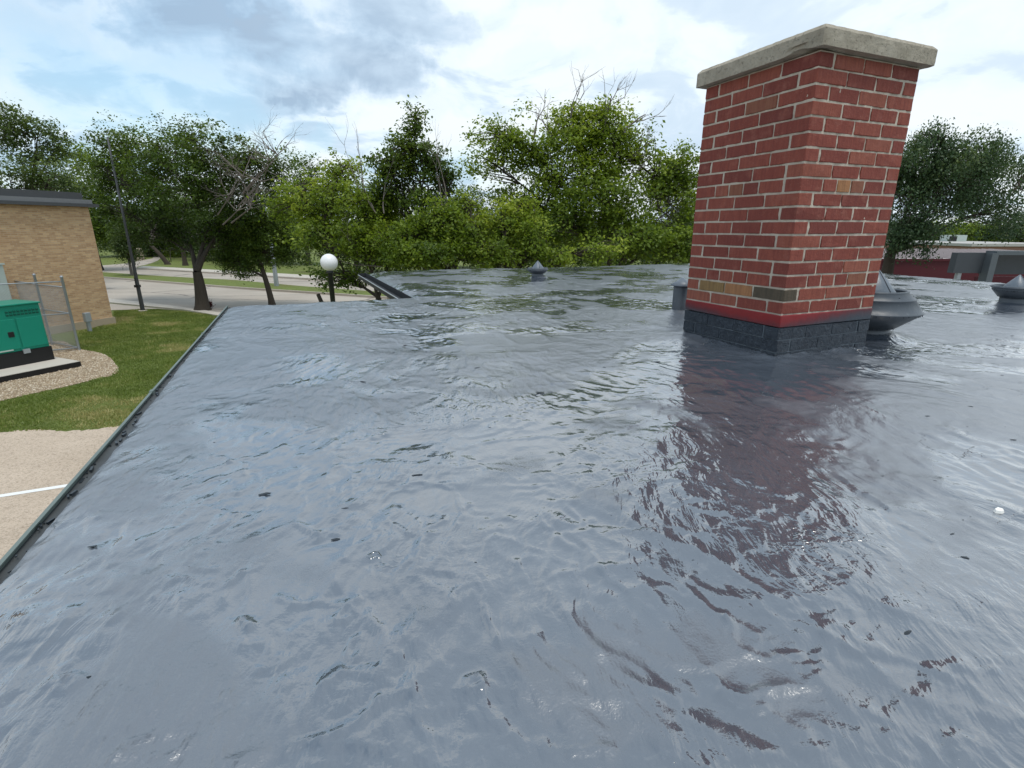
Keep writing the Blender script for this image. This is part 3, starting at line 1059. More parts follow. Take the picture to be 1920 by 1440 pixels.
def add_brick(side, s0, s1, zc, hz, m=None, depth=None, k=0):
    global nb
    nm, o0, d, n = side
    jn = JN*.45 if m == 'coated' else JN
    ln = s1-s0-jn
    if ln < .02:
        return
    dp = depth or DEP
    jit = rb.uniform(-.0012, .0012)
    c = o0+d*((s0+s1)/2)+n*(dp/2+jit)
    lx, ly = (ln, dp) if abs(d.x) > .5 else (dp, ln)
    me = brick_mesh(lx, ly, hz-jn*.95, rb.randrange(3))
    o = link('brick', me, ch, (c.x, c.y, zc+rb.uniform(-.0008, .0008)))
    o.rotation_euler = (0, 0, rb.uniform(-.003, .003))
    if m:
        o.material_slots[0].link = 'OBJECT'
        o.material_slots[0].material = M[m]
    nb += 1
    return o


for course in range(1, 23):
    if course == 19:
        continue
    zc = ZT-(course-.5)*CH+.66-.66
    hz = CH
    coat = 'coated' if course >= 20 else None
    soldier = course in (9, 16)
    odd = course % 2 == 1
    for side in sides:
        nm = side[0]
        # pattern measured along the side from its origin; the corner bricks alternate
        # on L the origin is the far end, on R it is the near corner
        if soldier:
            if nm == 'R':
                seg = [.75, .5, .5, .5, .75, .5] if course == 9 else [.75, .5, .5, .5, .75, .5]
            elif nm == 'L':
                seg = [.75, .5, .5, .5, .75, .5]
            else:
                seg = [1, 1, 1, .5]
        elif (odd and course < 9) or (course > 9 and not odd and course < 16) or (course > 16 and odd):
            seg = [.5, 1, 1, 1]
        else:
            seg = [1, 1, 1, .5]
        # header end overlaps the neighbour's stretcher: stretcher bricks are full depth and sit at the outside corner
        s = 0.0
        for i, w in enumerate(seg):
            a, b_ = s*MOD, (s+w)*MOD
            s += w
            first, last = i == 0, i == len(seg)-1
            m = coat
            # leave the half module at a header end to the neighbouring side's stretcher
            if w == .5 and (first or last) :
                continue
            if not coat:
                if nm == 'L' and course == 17:
                    m = {0: None, 1: 'olive', 2: 'orange', 3: 'darkbrown'}.get(i)
                if nm == 'L' and course == 3 and i == 2:
                    m = 'pinkbrown'
                if nm == 'L' and course == 9 and i == 2:
                    m = 'pinkbrown'
                if nm == 'R' and course == 9 and i in (2, 3):
                    m = 'orange' if i == 2 else 'pinkbrown'
                if nm == 'R' and course == 16 and i == 4:
                    m = 'pinkbrown'
            aa, bb = a, b_
            if first:
                aa = a-JN/2
            if last:
                bb = b_+JN/2
            add_brick(side, aa, bb, zc, hz, m)
# recessed mortar core with slightly uneven joints


def make_mortar():
    z0, z1 = ZT-19*CH+.02, ZT+.001
    n, m_ = 60, 112
    V, F = [], []
    lo, hi = .0022, CW-.0022
    base = 0
    for k, (o0, dx_, nx_) in enumerate((((lo, lo), (1, 0), (0, 1)), ((hi, lo), (0, 1), (-1, 0)), ((hi, hi), (-1, 0), (0, -1)), ((lo, hi), (0, -1), (1, 0)))):
        s_ = np.linspace(0, hi-lo, n)[:, None]+np.zeros((1, m_))
        z_ = np.linspace(z0, z1, m_)[None]+np.zeros((n, 1))
        e = np.clip(np.minimum(s_, hi-lo-s_)/.02, 0, 1)
        d_ = np.maximum(.0020+.0052*fbm(s_*30+k*9, z_*30+3, 4, .6), -.0009)*e
        V.append(np.stack([o0[0]+dx_[0]*s_+nx_[0]*d_, o0[1]+dx_[1]*s_+nx_[1]*d_, z_], -1).reshape(-1, 3))
        i = np.arange(n-1)[:, None]
        j = np.arange(m_-1)[None]
        F.append((np.stack([i*m_+j, (i+1)*m_+j, (i+1)*m_+j+1, i*m_+j+1], -1)+base).reshape(-1, 4))
        base += n*m_
    return mesh_np('mortar', np.concatenate(V), np.concatenate(F), smooth=True)


link('mortar', make_mortar(), ch, m=M['mortar'])
coat_core = B()
coat_core.box((CW/2, CW/2, (ZT-19*CH)/2-.03), (CW-.008, CW-.008, ZT-19*CH+.055))
coat_core.out('coated_joints', M['coatjoint'], ch)
# painted metal band over the nineteenth course
bb_ = B()
zb = ZT-19*CH
bb_.box((CW/2, CW/2, CH/2), (CW+.004, CW+.004, CH-.004), bev=.003)
o = bb_.out('painted_band', M['band'], ch, (0, 0, zb))
tag(o, 'red band fading into dark grey overspray')
# concrete cap


def make_cap():
    ov, th = .043, .088
    n = 46
    L = CW+2*ov
    bm = bmesh.new()
    bmesh.ops.create_cube(bm, size=1, matrix=Matrix.Translation((0, 0, th/2)) @ Matrix.Diagonal((L, L, th, 1)))
    top = [e for e in bm.edges if all(v.co.z > th*.9 for v in e.verts)]
    ver = [e for e in bm.edges if abs(e.verts[0].co.z-e.verts[1].co.z) > .01]
    bmesh.ops.bevel(bm, geom=top, offset=.020, segments=1, affect='EDGES')
    bmesh.ops.bevel(bm, geom=[e for e in bm.edges if abs(e.verts[0].co.z-e.verts[1].co.z) > .03], offset=.007, segments=1, affect='EDGES')
    for it in range(5):
        long = [e for e in bm.edges if e.calc_length() > .022]
        if not long:
            break
        bmesh.ops.subdivide_edges(bm, edges=long, cuts=1, use_grid_fill=True)
    bmesh.ops.triangulate(bm, faces=bm.faces)
    bm.normal_update()
    co = np.array([v.co for v in bm.verts])
    nr = np.array([v.normal for v in bm.verts])
    k = co[:, 0]+co[:, 1]*1.7
    d = .0011*fbm(k*9+co[:, 2]*22, (co[:, 0]-co[:, 1])*9+40, 4)+.0022*fbm(k*40+3, (co[:, 0]-co[:, 1]*.6)*40+co[:, 2]*35+40, 3)
    # chipped lower edge near the corner on the left face
    chip = np.exp(-(((co[:, 1]+L/2-.13)/.05)**2))*(co[:, 0] < -L/2+.02)*(co[:, 2] < .03)
    for i, v in enumerate(bm.verts):
        v.co += Vector(nr[i])*float(d[i])
        v.co.z += float(chip[i])*.018
        v.co.x += float(chip[i])*.012
    me = bpy.data.meshes.new('cap')
    bm.to_mesh(me)
    bm.free()
    o = link('cap', me, ch, (CW/2, CW/2, ZT+.004), M['cap'])


make_cap()

# ------------------------------------------------------------------ roof vents


def dripping(b, r, z, n=40, seed=2):
    rr = random.Random(seed)
    for i in range(n):
        a = rr.uniform(0, 6.283)
        l = rr.uniform(.003, .010)
        x, y = r*math.cos(a), r*math.sin(a)
        b.tube([(x, y, z+.004), (x, y, z-l)], [.003, .0012], 5)


def cowl_vent(name_loc, k, label, hz, shape, group='cone topped roof vents'):
    """k scales; shape = dict of radii and heights"""
    S = shape
    t = thing('roof_vent', label, 'roof vent', name_loc, RZ+.3, group)
    B().lathe([(S['stem'], -.03), (S['stem'], S['z1']), (S['stem']*.9, S['z1']+.01)], 28).out('stem', M['vent'], t)
    b = B()
    # outer bowl flares up to the lip, then bands step inward to the rim; inside returns down
    b.lathe([(S['stem']*1.02, S['z1']-.002), (S['stem']*1.16, S['z1']-.004), (S['lip'], S['z2']), (S['lip']*1.015, S['z2']+.006), (S['lip']*.985, S['z2']+.010), (S['band'], S['z3']), (S['band']*1.02, S['z3']+.004), (S['band']*1.0, S['z3']+.010),
             (S['rim']*1.03, S['z4']-.006), (S['rim']*1.05, S['z4']), (S['rim'], S['z4']+.006), (S['rim']*.95, S['z4']-.004), (S['band']*.9, S['z3']), (S['stem']*.8, S['z1']+.012)], 40)
    cw = b.out('cowl', M['vent'], t)
    d = B()
    dripping(d, S['lip']*.995, S['z2'])
    dripping(d, S['stem']*1.2, S['z1']+.0, 14)
    o = d.out('drips', M['debris'], cw)
    tag(o, kind='stuff')
    B().lathe([(S['cone'], S['z4']-.03), (S['cone']*1.0, S['z4']-.02), (S['cone']*.5, (S['z4']-.02+S['top'])/2+.004), (.006, S['top']-.004), (0, S['top'])], 32).out('cone_cap', M['ventlight'], t)
    sm = B()
    a_ = -2.0
    sm.tube([(S['cone']*.98*math.cos(a_), S['cone']*.98*math.sin(a_), S['z4']-.016), (S['cone']*.5*math.cos(a_), S['cone']*.5*math.sin(a_), (S['z4']-.02+S['top'])/2+.006), (.008*math.cos(a_), .008*math.sin(a_), S['top']-.006)], .003, 5)
    sm.out('seam', M['vent'], t)
    for q_ in range(8):
        an = q_*math.pi/4+.2
        rm = (S['band']+S['rim'])/2+.004
        B().lathe([(.005, -.003), (.005, .002), (0, .004)], 8).out('screw', M['debris'], cw, (rm*math.cos(an), rm*math.sin(an), (S['z3']+S['z4'])/2))
    return t


def zat(P, py):
    k = (720-py)/FPX
    cp, sp = math.cos(PITCH), math.sin(PITCH)
    return (k*P.y*cp-P.y*sp)/(cp+k*sp)+CAMZ


vb = uv(*VENT_B, 0)
hB = [zat(vb, y)-ZR for y in (600, 592, 571, 558, 512)]
cowl_vent((vb.x, vb.y, ZR), 1, 'large cone topped vent with wide bowl cowl behind the brick chimney', 0,
          dict(stem=.135, lip=.285, band=.235, rim=.185, cone=.138, z1=.058, z2=.155, z3=.235, z4=.285, top=.43))
vc = uv(*VENT_C, 0)
cowl_vent((vc.x, vc.y, ZR), 1, 'cone topped metal vent nearest the right edge of the picture', 0,
          dict(stem=.098, lip=.165, band=.178, rim=.165, cone=.105, z1=.08, z2=.140, z3=.160, z4=.172, top=.275))
va = uv(*VENT_A, 0)
cowl_vent((va.x, va.y, ZR), 1, 'small cone topped vent alone on the rear wing of the roof', 0,
          dict(stem=.085, lip=.150, band=.145, rim=.135, cone=.105, z1=.065, z2=.105, z3=.122, z4=.130, top=.235))
vp = uv(*PIPE, 0)
t = thing('pipe_vent', 'slim pipe vent with conical rain cap left of the chimney foot', 'pipe vent', (vp.x, vp.y, ZR), RZ)
B().lathe([(.064, -.03), (.064, .235), (.060, .240), (.050, .240), (.050, .10)], 24).out('pipe', M['vent'], t)
B().lathe([(.088, .226), (.090, .234), (.045, .262), (.006, .288), (0, .290)], 28).out('rain_cap', M['ventlight'], t)
B().tube([(.058, 0, .22), (.075, 0, .235)], .004, 6).out('bracket', M['vent'], t)

# ------------------------------------------------------------------ globe lamp, poles
lp = at(617, 492, Y=12.0)
t = thing('globe_lamp', 'white globe lamp on black post beyond the roof edge', 'street lamp', (lp.x, lp.y, 0))
gz = lp.z
B().lathe([(.055, 0), (.055, gz-.24), (.075, gz-.235), (.075, gz-.19), (.0, gz-.185)], 16).out('post', M['darkmetal'], t)
B().lathe([(.14, 0), (.14, .03), (.07, .06)], 16).out('base_plate', M['darkmetal'], t)


def m_globe(tt):
    p_ = obj_pos(tt)
    c = tt.mix(tt.rng(tt.noise(p_, 40, 3, .7), .66, .72, 0, .6), (.80, .80, .80), (.45, .45, .43))
    return pbr(tt, c, .35)


M['globe'] = mat('opal_globe', m_globe)
B().lathe([(.19*math.sin(math.pi*i/20), gz-.19*math.cos(math.pi*i/20)) for i in range(21)], 32).out('globe', M['globe'], t)

pp = at(268, 583, z=0)
t = thing('utility_pole', 'tall thin dark pole on the lawn beside the tan brick building', 'pole', (pp.x, pp.y, 0))
B().lathe([(.10, 0), (.078, 1.6), (.055, 4.0), (.035, 7.9), (0, 7.92)], 12).out('shaft', M['coping'], t)
B().box((-.02, 0, 1.22), (.22, .18, .12)).box((0, -.11, 1.45), (.04, .04, .4)).out('bracket', M['darkmetal'], t)
B().lathe([(.20, 0), (.20, .03), (.11, .04)], 14).out('footing', M['concrete'], t)
pw = at(519, 537, z=.1)
t = thing('light_pole', 'pale grey light pole standing on the grass median behind the leafy tree', 'pole', (pw.x, pw.y, .1))
B().lathe([(.16, 0), (.13, 1.5), (.10, 5.2), (0, 5.25)], 12).out('shaft', M['galv'], t)
B().box((0, 0, 1.55), (.36, .10, .30)).out('bracket', M['galv'], t)
pw2 = at(520, 440, Y=pw.y)

# ------------------------------------------------------------------ tan brick building, left
hd2 = R(18.6)
bc = at(214, 607.3, z=0)
bt = thing('brick_building', 'tan brick building with dark metal coping at the left', 'building', (bc.x, bc.y, 0), -hd2)
# local y runs away from camera along the wall; wall face at x = 0, building to -x; from y=-18 to 0
HB = 4.78
B().box((-5, -9, .28+(HB-.28)/2), (10, 18, HB-.28)).out('wall', M['wallbrick'], bt)
B().box((-4.97, -8.97, .13), (10.06, 18.06, .34)).out('foundation', M['foundation'], bt)
cb_ = B()
cb_.box((-4.92, -8.92, HB+.03), (10.36, 18.36, .12))
o1 = cb_.out('lower_coping', M['coping'], bt)
B().box((-4.98, -8.98, HB+.17), (10.20, 18.20, .155)).out('light_coping', M['copinglight'], bt)
B().box((-5.05, -9.05, HB+.38), (9.94, 17.94, .26)).out('upper_coping', M['coping'], bt)
w1 = at(9, 416, Y=bc.y-3.4)
B().lathe([(.05, 0), (.05, .02), (0, .025)], 10).out('wall_fitting', M['black'], bt, (0.0, -3.6, 3.6)).rotation_euler = (0, R(90), 0)
B().lathe([(.05, 0), (.05, .02), (0, .025)], 10).out('wall_fitting', M['black'], bt, (0.0, -3.75, 4.0)).rotation_euler = (0, R(90), 0)
# drain spill of gravel at the foot of the corner
mb = at(169, 622, z=0)
t = thing('utility_box', 'grey utility box on a conduit against the tan brick wall', 'utility box', (mb.x, mb.y, 0), -hd2)
B().box((0, 0, .22), (.10, .12, .50)).out('conduit', M['galv'], t)
B().box((0.02, 0, .58), (.16, .22, .36), bev=.015).out('box', M['galv'], t)

# ------------------------------------------------------------------ generator, pad, fence
pc = at(145, 686, z=0)                 # near right corner of the pad
ga = R(20)
# pad local frame: x to the right end, y away
pad = thing('concrete_pad', 'low concrete pad with dark side under the green generator', 'pad', (pc.x, pc.y, 0), R(66))
B().box((-3.2, .65, .085), (6.4, 1.75, .15)).out('slab', M['black'], pad)
B().box((-3.2, .65, .167), (6.38, 1.73, .014)).out('slab_top', M['concrete'], pad)
gl = at(103, 673.5, z=.17)
gen = thing('generator', 'teal green standby generator with black base on the concrete pad', 'generator', (gl.x, gl.y, .175), R(68))
GL = 3.6
B().box((-GL/2, .60, .20), (GL, 1.20, .40)).out('fuel_tank', M['black'], gen)
eb = B()
eb.box((-GL/2-.02, .60, .40+.64), (GL-.02, 1.16, 1.28), bev=.015)
enc = eb.out('enclosure', M['green'], gen)
B().box((-GL/2-.02, .60, 1.70), (GL+.04, 1.24, .045), bev=.01).out('top_panel', M['green'], gen)
for i, (x0, x1) in enumerate(((-.66, -.06), (-1.86, -.70), (-3.1, -1.9))):
    dr = B().box(((x0+x1)/2, .008, .40+.50), (x1-x0, .02, .84), bev=.006).out('door', M['green'], gen)
    if i:
        B().box((x1-.16, -.010, .40+.50), (.14, .02, .15), bev=.01).out('handle', M['black'], dr)
for i in range(2):
    for j in range(9):
        hx0 = -.12-j*.088
        B().box((hx0, .012, 1.52-i*.085), (.062, .010, .060)).out('louvre', M['greenshade'], gen)  # shade of the slots painted in as a darker teal
        B().box((hx0, .004, 1.535-i*.085), (.066, .026, .012)).out('louvre_hood', M['green'], gen)
B().box((-1.45, .004, .47), (1.1, .02, .035)).out('rail_trim', M['palebox'], gen)
B().box((-.62, -.01, .38), (.16, .05, .12)).out('latch', M['galv'], gen)
B().lathe([(.11, 0), (.11, .10), (.06, .15), (0, .16)], 14).out('exhaust_cap', M['white'], gen, (-1.35, .5, 1.72))
B().lathe([(.08, 0), (.08, .08), (0, .11)], 14).out('exhaust_cap', M['white'], gen, (-1.6, .6, 1.72))
pbx = at(2, 575, Y=18.3)
t = thing('metal_duct', 'pale grey green sheet metal duct behind the generator', 'duct', (pbx.x-.25, pbx.y, 0), R(-10))
B().box((0, 0, 1.35), (.75, .75, 2.7), bev=.02).out('casing', M['palebox'], t)
B().box((0, 0, 2.73), (.82, .82, .05)).out('lid', M['palebox'], t)

fence = thing('chain_link_fence', 'galvanised chain link fence enclosing the green generator', 'fence', (at(149, 657, z=0).x, at(149, 657, z=0).y, 0))
fo = at(149, 657, z=0)
f1 = Vector((0, 0, 0))
f2 = at(98, 647, z=0)-fo
f3 = at(54, 632, z=0)-fo
f3b = at(44, 630, z=0)-fo
f4 = at(-160, 690, z=0)-fo
FH = 2.40
for p_ in (f1, f2, f3, f3b, f4):
    po = B().lathe([(.038, 0), (.038, FH), (.046, FH+.01), (.046, FH+.05), (0, FH+.07)], 10).out('post', M['galv'], fence, p_)


def panel(a, b_, zt):
    rl = B()
    for z in (.10, 1.25, zt):
        rl.tube([a+Vector((0, 0, z)), b_+Vector((0, 0, z))], .021, 6)
    rl.out('rail', M['galv'], fence)
    L = (b_-a).length
    d = (b_-a).normalized()
    n = Vector((-d.y, d.x, 0))
    sp = .075
    V, F = [], []
    H = zt-.12
    r_ = .0028

    def wire(x0, z0, x1, z1):
        k = len(V)
        for (x, z) in ((x0, z0), (x1, z1)):
            c = a+d*x+Vector((0, 0, z+.10))
            V.extend([c+Vector((0, 0, r_)), c-Vector((0, 0, r_))*.5+n*r_, c-Vector((0, 0, r_))*.5-n*r_])
        for j in range(3):
            F.append((k+j, k+(j+1) % 3, k+3+(j+1) % 3, k+3+j))
    x = -H
    while x < L:
        x0, z0, x1, z1 = x, 0, x+H, H
        if x0 < 0:
            z0 += -x0
            x0 = 0
        if x1 > L:
            z1 -= x1-L
            x1 = L
        if x1 > x0:
            wire(x0, z0, x1, z1)
            wire(L-x0, z0, L-x1, z1)
        x += sp
    me = mesh_np('chain_link', np.array([tuple(v_) for v_ in V]), F)
    link('chain_link', me, fence, m=M['galv'])


panel(f1, f2, FH-.30)
panel(f2, f3, FH-.30)
panel(f1, f4, FH-.12)

# ------------------------------------------------------------------ trees


class Tubes:
    def __init__(s):
        s.V, s.F, s.n = [], [], 0

    def add(s, pts, rad, seg=6):
        pts = np.asarray(pts, float)
        rad = np.asarray(rad, float)
        n = len(pts)
        d = np.gradient(pts, axis=0)
        d /= np.linalg.norm(d, axis=1)[:, None]+1e-9
        ref = np.array([0, 0, 1.0]) if abs(d[0, 2]) < .9 else np.array([1.0, 0, 0])
        x = np.cross(d, ref)
        x /= np.linalg.norm(x, axis=1)[:, None]+1e-9
        y = np.cross(d, x)
        a = np.arange(seg)*2*math.pi/seg
        ring = pts[:, None]+rad[:, None, None]*(np.cos(a)[None, :, None]*x[:, None]+np.sin(a)[None, :, None]*y[:, None])
        s.V.append(ring.reshape(-1, 3))
        i = np.arange(n-1)[:, None]
        j = np.arange(seg)[None]
        s.F.append((np.stack([i*seg+j, i*seg+(j+1) % seg, (i+1)*seg+(j+1) % seg, (i+1)*seg+j], -1)+s.n).reshape(-1, 4))
        s.n += n*seg

    def mesh(s, name):
        return mesh_np(name, np.concatenate(s.V), np.concatenate(s.F), smooth=True)


def bez(a, b, c, n):
    t = np.linspace(0, 1, n)[:, None]
    return a*(1-t)**2+2*b*t*(1-t)+c*t*t


def leaves(centres, normals_out, rad, n_per, size, r, droop=0.0, tintc=None, flat=.6):
    """clusters of leaf faces round each centre"""
    m = len(centres)
    N = m*n_per
    c = np.repeat(centres, n_per, 0)
    g = r.normal(0, 1, (N, 3))*np.array([1, 1, flat])
    g *= (rad[:, None] if np.ndim(rad) else rad) if not np.ndim(rad) else np.repeat(rad, n_per)[:, None]
    pos = c+g*.55
    if droop:
        pos[:, 2] -= droop*r.random(N)**1.5
    up = np.array([0, 0, 1.0])+.75*r.normal(0, 1, (N, 3))
    up += .45*np.repeat(normals_out, n_per, 0)
    up /= np.linalg.norm(up, axis=1)[:, None]
    t = np.cross(up, r.normal(0, 1, (N, 3)))
    if droop:
        t += np.array([0, 0, -.9])
    t /= np.linalg.norm(t, axis=1)[:, None]+1e-9
    bb = np.cross(up, t)
    s = size*.74*(.6+.8*r.random(N))[:, None]
    V = np.stack([pos-t*s*.5, pos+bb*s*.30+up*s*.06, pos+t*s*.5, pos-bb*s*.30+up*s*.06], 1)
    tint = np.clip((np.repeat(tintc, n_per) if tintc is not None else .4)+r.normal(0, .12, N), 0, 1)
    return V.reshape(-1, 3), np.arange(N*4).reshape(N, 4), tint


def px_lobe(px, py, Y, rx, ry, dens=1.0, rd=None):
    c = at(px, py, Y=Y)
    dep = Y*math.cos(PITCH)-(c.z-CAMZ)*math.sin(PITCH)
    k = dep/FPX
    return (np.array(c), np.array([rx*k, (rd if rd else .85*rx)*k, ry*k]), dens)


def fork(Tb, a, d, length, rad, r, depth, spread=.5, up=.15):
    """bare, recursively forking branch"""
    n = 5
    pts = [a]
    dd = d.copy()
    for i in range(n):
        dd = dd+r.normal(0, .12, 3)+np.array([0, 0, up*.2])
        dd /= np.linalg.norm(dd)
        pts.append(pts[-1]+dd*length/n)
    Tb.add(pts, np.linspace(rad, rad*.45, n+1), 4)
    if depth > 0:
        for k in range(r.integers(2, 4)):
            i = r.integers(2, n+1)
            nd = dd+r.normal(0, spread, 3)
            nd /= np.linalg.norm(nd)
            fork(Tb, pts[i], nd, length*r.uniform(.5, .8), rad*.5, r, depth-1, spread, up)


DENS = 9.0


def tree(label, base, r0, forkz, lobes, leafm, group, seed, size=.12, nclump=1.0, n_per=42, crad=.30, barkm='bark', droop=0.0, stems=1, name='tree', inner=.35, stem_spread=.3,
         lean=(0, 0), cat='tree', low_tint=0.0, gap=.20):
    r = np.random.default_rng(seed)
    base = np.array([base[0], base[1], 0.0])
    T = thing(name, label, cat, tuple(base), 0, group)
    tr, br = Tubes(), Tubes()
    tops = []
    for s in range(stems):
        off = np.array([r.normal(0, stem_spread), r.normal(0, stem_spread)*.7, 0])*(stems > 1)
        top = np.array([lean[0], lean[1], forkz])+off*2.2
        mid = np.array([lean[0]*.3, lean[1]*.3, forkz*.5])+off*1.3+np.array([r.normal(0, .08), r.normal(0, .08), 0])
        pts = bez(off, mid, top, 9)
        pts[0, 2] = -.1
        rr = r0*(1-.42*np.linspace(0, 1, 9))/(stems**.5)
        rr[0] *= 1.35
        rr[1] *= 1.05
        tr.add(pts, rr, 10)
        tops.append((top, rr[-1]))
    allc, alln, allr, allt = [], [], [], []
    zs = [l[0][2]+l[1][2] for l in lobes]
    zmin = min(l[0][2]-l[1][2] for l in lobes)
    zmax = max(zs)
    limbs = []
    order = sorted(range(len(lobes)), key=lambda i_: np.linalg.norm(lobes[i_][0]-base-tops[0][0]))
    for li in order:
        c, rad, dens = lobes[li]
        cl = c-base
        top, rt = tops[li % len(tops)]
        if len(limbs) >= max(3, stems):
            best = None
            for (lp_, lr_) in limbs:
                for i_ in range(2, 8):
                    q_ = np.linalg.norm(lp_[i_]-cl)
                    if lp_[i_][2] < cl[2]+.4 and (best is None or q_ < best[0]):
                        best = (q_, lp_[i_], lr_[i_])
            if best is not None:
                top, rt = best[1], best[2]*1.9
        j = np.linalg.norm(cl-top)
        if cl[2] < top[2]:                 # low lobes hang off a lower fork
            st = top*np.array([1, 1, max(.35, cl[2]/max(top[2], .1)*.8)])
            st[:2] = top[:2]*(st[2]/max(top[2], .1))
        else:
            st = top
        mid = st+(cl-st)*.45+np.array([0, 0, .15*j])+r.normal(0, .1, 3)
        lb = bez(st, mid, cl+np.array([0, 0, rad[2]*.3]), 9)
        rr = (np.linspace(1, 0, 9)**1.3*max(rt*(.72 if len(limbs) < 3 else .50), .022)+.014)*(1 if j > 1 else .7)
        tr.add(lb, rr, 6)
        limbs.append((lb, rr))
        vol = (rad[0]*rad[1]*rad[2])**(2/3)
        n = max(6, int(DENS*nclump*dens*vol*22/(crad/.3)**2))
        u = r.normal(0, 1, (n, 3))
        u /= np.linalg.norm(u, axis=1)[:, None]
        rf = (inner+(1-inner)*r.random(n)**.55)
        # knobbly outline
        kn = 1+.34*fbm(u[:, 0]*2.6+li*7, u[:, 2]*2.6+u[:, 1]*2.9, 3)*2
        p = cl+u*rad*(rf*kn)[:, None]
        fq = .45/crad
        hole = fbm(p[:, 0]*fq+seed, p[:, 2]*fq+p[:, 1]*fq*.8, 3) < gap-.15*(rf-.6)
        p = p[(p[:, 2] > .15) & hole]
        n = len(p)
        allc.append(p)
        alln.append((p-cl)/(np.linalg.norm(p-cl, axis=1)[:, None]+1e-6))
        allr.append(crad*r.uniform(.6, 1.35, n))
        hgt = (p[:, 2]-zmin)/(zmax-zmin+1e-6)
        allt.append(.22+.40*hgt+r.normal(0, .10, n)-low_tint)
        for k in range(min(n, 40)):
            i0 = r.integers(3, 9)
            a = lb[i0]
            e = p[k]
            m_ = (a+e)/2+r.normal(0, .12, 3)+np.array([0, 0, .08])
            br.add(bez(a, m_, e, 5), np.linspace(.018, .005, 5), 4)
    c = np.concatenate(allc)
    V, F, ti = leaves(c, np.concatenate(alln), np.concatenate(allr), n_per, size, r, droop, np.concatenate(allt))
    link('trunk', tr.mesh('trunk'), T, m=M[barkm])
    link('branches', br.mesh('branches'), T, m=M[barkm])
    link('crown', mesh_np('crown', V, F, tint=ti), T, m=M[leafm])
    return T, len(F)


NL = 0
L = px_lobe
TR = 'trees along the street'
# big dark elm by the road
b0 = at(380, 582, z=0)
Y0 = b0.y
T, n = tree('large dark elm with forked trunk on the lawn by the road', b0, .34, 1.9, [
    L(235, 285, Y0+2.5, 62, 50, .9), L(300, 290, Y0+1.5, 75, 55), L(395, 300, Y0-.5, 72, 55), L(470, 300, Y0, 62, 58, .55), L(255, 350, Y0+2.5, 78, 48), L(345, 355, Y0, 85, 55),
    L(435, 370, Y0+.5, 80, 55, .8), L(230, 400, Y0+2.5, 50, 34, .8), L(300, 415, Y0+2, 70, 36), L(400, 425, Y0+1.5, 60, 38, .8), L(515, 330, Y0+.8, 48, 60, .7), L(350, 262, Y0, 50, 34, .7), L(205, 330, Y0+2.8, 45, 50, .8), L(290, 440, Y0+2.2, 60, 26, .8), L(440, 420, Y0+1.5, 50, 34, .8), L(350, 440, Y0+2, 50, 26, .8)],
    'leaf_elm', TR, 101, size=.17, n_per=36, crad=.42, nclump=.72, lean=(.05, 0), inner=.25)
NL += n
Tb = Tubes()
r = np.random.default_rng(5)
for (x, y, h_) in ((455, 330, 1.6), (490, 340, 1.6), (430, 365, 1.5), (470, 390, 1.3), (505, 300, 1.5), (445, 395, 1.6), (520, 290, 1.4)):
    p_ = np.array(at(x, y, Y=Y0-1.6))-np.array([b0.x, b0.y, 0])
    s0_ = np.array([.3, 0, 3.0])*.35+p_*.65
    Tb.add([s0_, (s0_+p_)/2+.05, p_], [.04, .03, .024], 4)
    for k in range(4):
        d_ = np.array([r.normal(0, .6), r.normal(0, .4), r.uniform(.0, 1)])
        fork(Tb, p_, d_/np.linalg.norm(d_), h_*.7, .022, r, 3, .55)
tag(link('dead_branches', Tb.mesh('dead_branches'), T, m=M['deadwood']), kind='stuff')
tag(T.children[-1], 'grey leafless branches')

b0 = at(511, 574, z=0)
Y0 = b0.y
T, n = tree('small leafy tree with bent dark trunk just beyond the roof corner', b0, .16, 2.6, [
    L(455, 440, Y0, 52, 42), L(510, 420, Y0, 48, 42), L(430, 480, Y0+.3, 38, 26, .9), L(500, 470, Y0, 48, 34, .9), L(545, 470, Y0, 30, 34, .8), L(455, 505, Y0-.3, 38, 16, .7)],
    'leaf_elm', TR, 102, size=.13, n_per=40, crad=.30, nclump=.9, lean=(-.45, 0), low_tint=-.12)
NL += n

# boxelder thicket in the middle
TH = 'boxelders in the thicket behind the roof'


def Bx(px, Y):
    p_ = at(px, 520, Y=Y)
    return (p_.x, Y)


T, n = tree('spreading boxelder with arching pale twigs behind the globe lamp', Bx(672, 15.5), .17, 2.0, [
    L(560, 395, 15.5, 58, 42), L(620, 370, 15.5, 62, 48), L(690, 395, 15, 62, 52), L(600, 440, 15, 62, 34, .9), L(675, 450, 14.6, 60, 40), L(720, 400, 15.8, 52, 55), L(640, 520, 15.2, 55, 22, .7),
    L(735, 470, 15, 48, 36), L(570, 350, 16, 46, 28, .5), L(645, 325, 16, 40, 30, .6)],
    'leaf_box', TH, 103, size=.12, n_per=36, crad=.27, nclump=.95, stems=3, low_tint=.02)
NL += n
Tb = Tubes()
r = np.random.default_rng(15)
bb0 = np.array([*Bx(672, 15.5), 0])
for (x, y, x2, y2) in ((705, 400, 640, 245), (700, 390, 655, 260), (720, 400, 690, 250), (840, 400, 835, 235), (715, 500, 590, 455), (700, 490, 640, 400), (830, 390, 815, 250)):
    a_ = np.array(at(x, y, Y=14.4))-bb0
    e_ = np.array(at(x2, y2+30, Y=14.6))-bb0
    d_ = e_-a_
    fork(Tb, a_, d_/np.linalg.norm(d_), np.linalg.norm(d_)*.62, .020, r, 3, .32, .3)
tag(link('bare_branches', Tb.mesh('bare_branches'), T, m=M['deadwood']), kind='stuff')
tag(T.children[-1], 'leafless grey twigs')

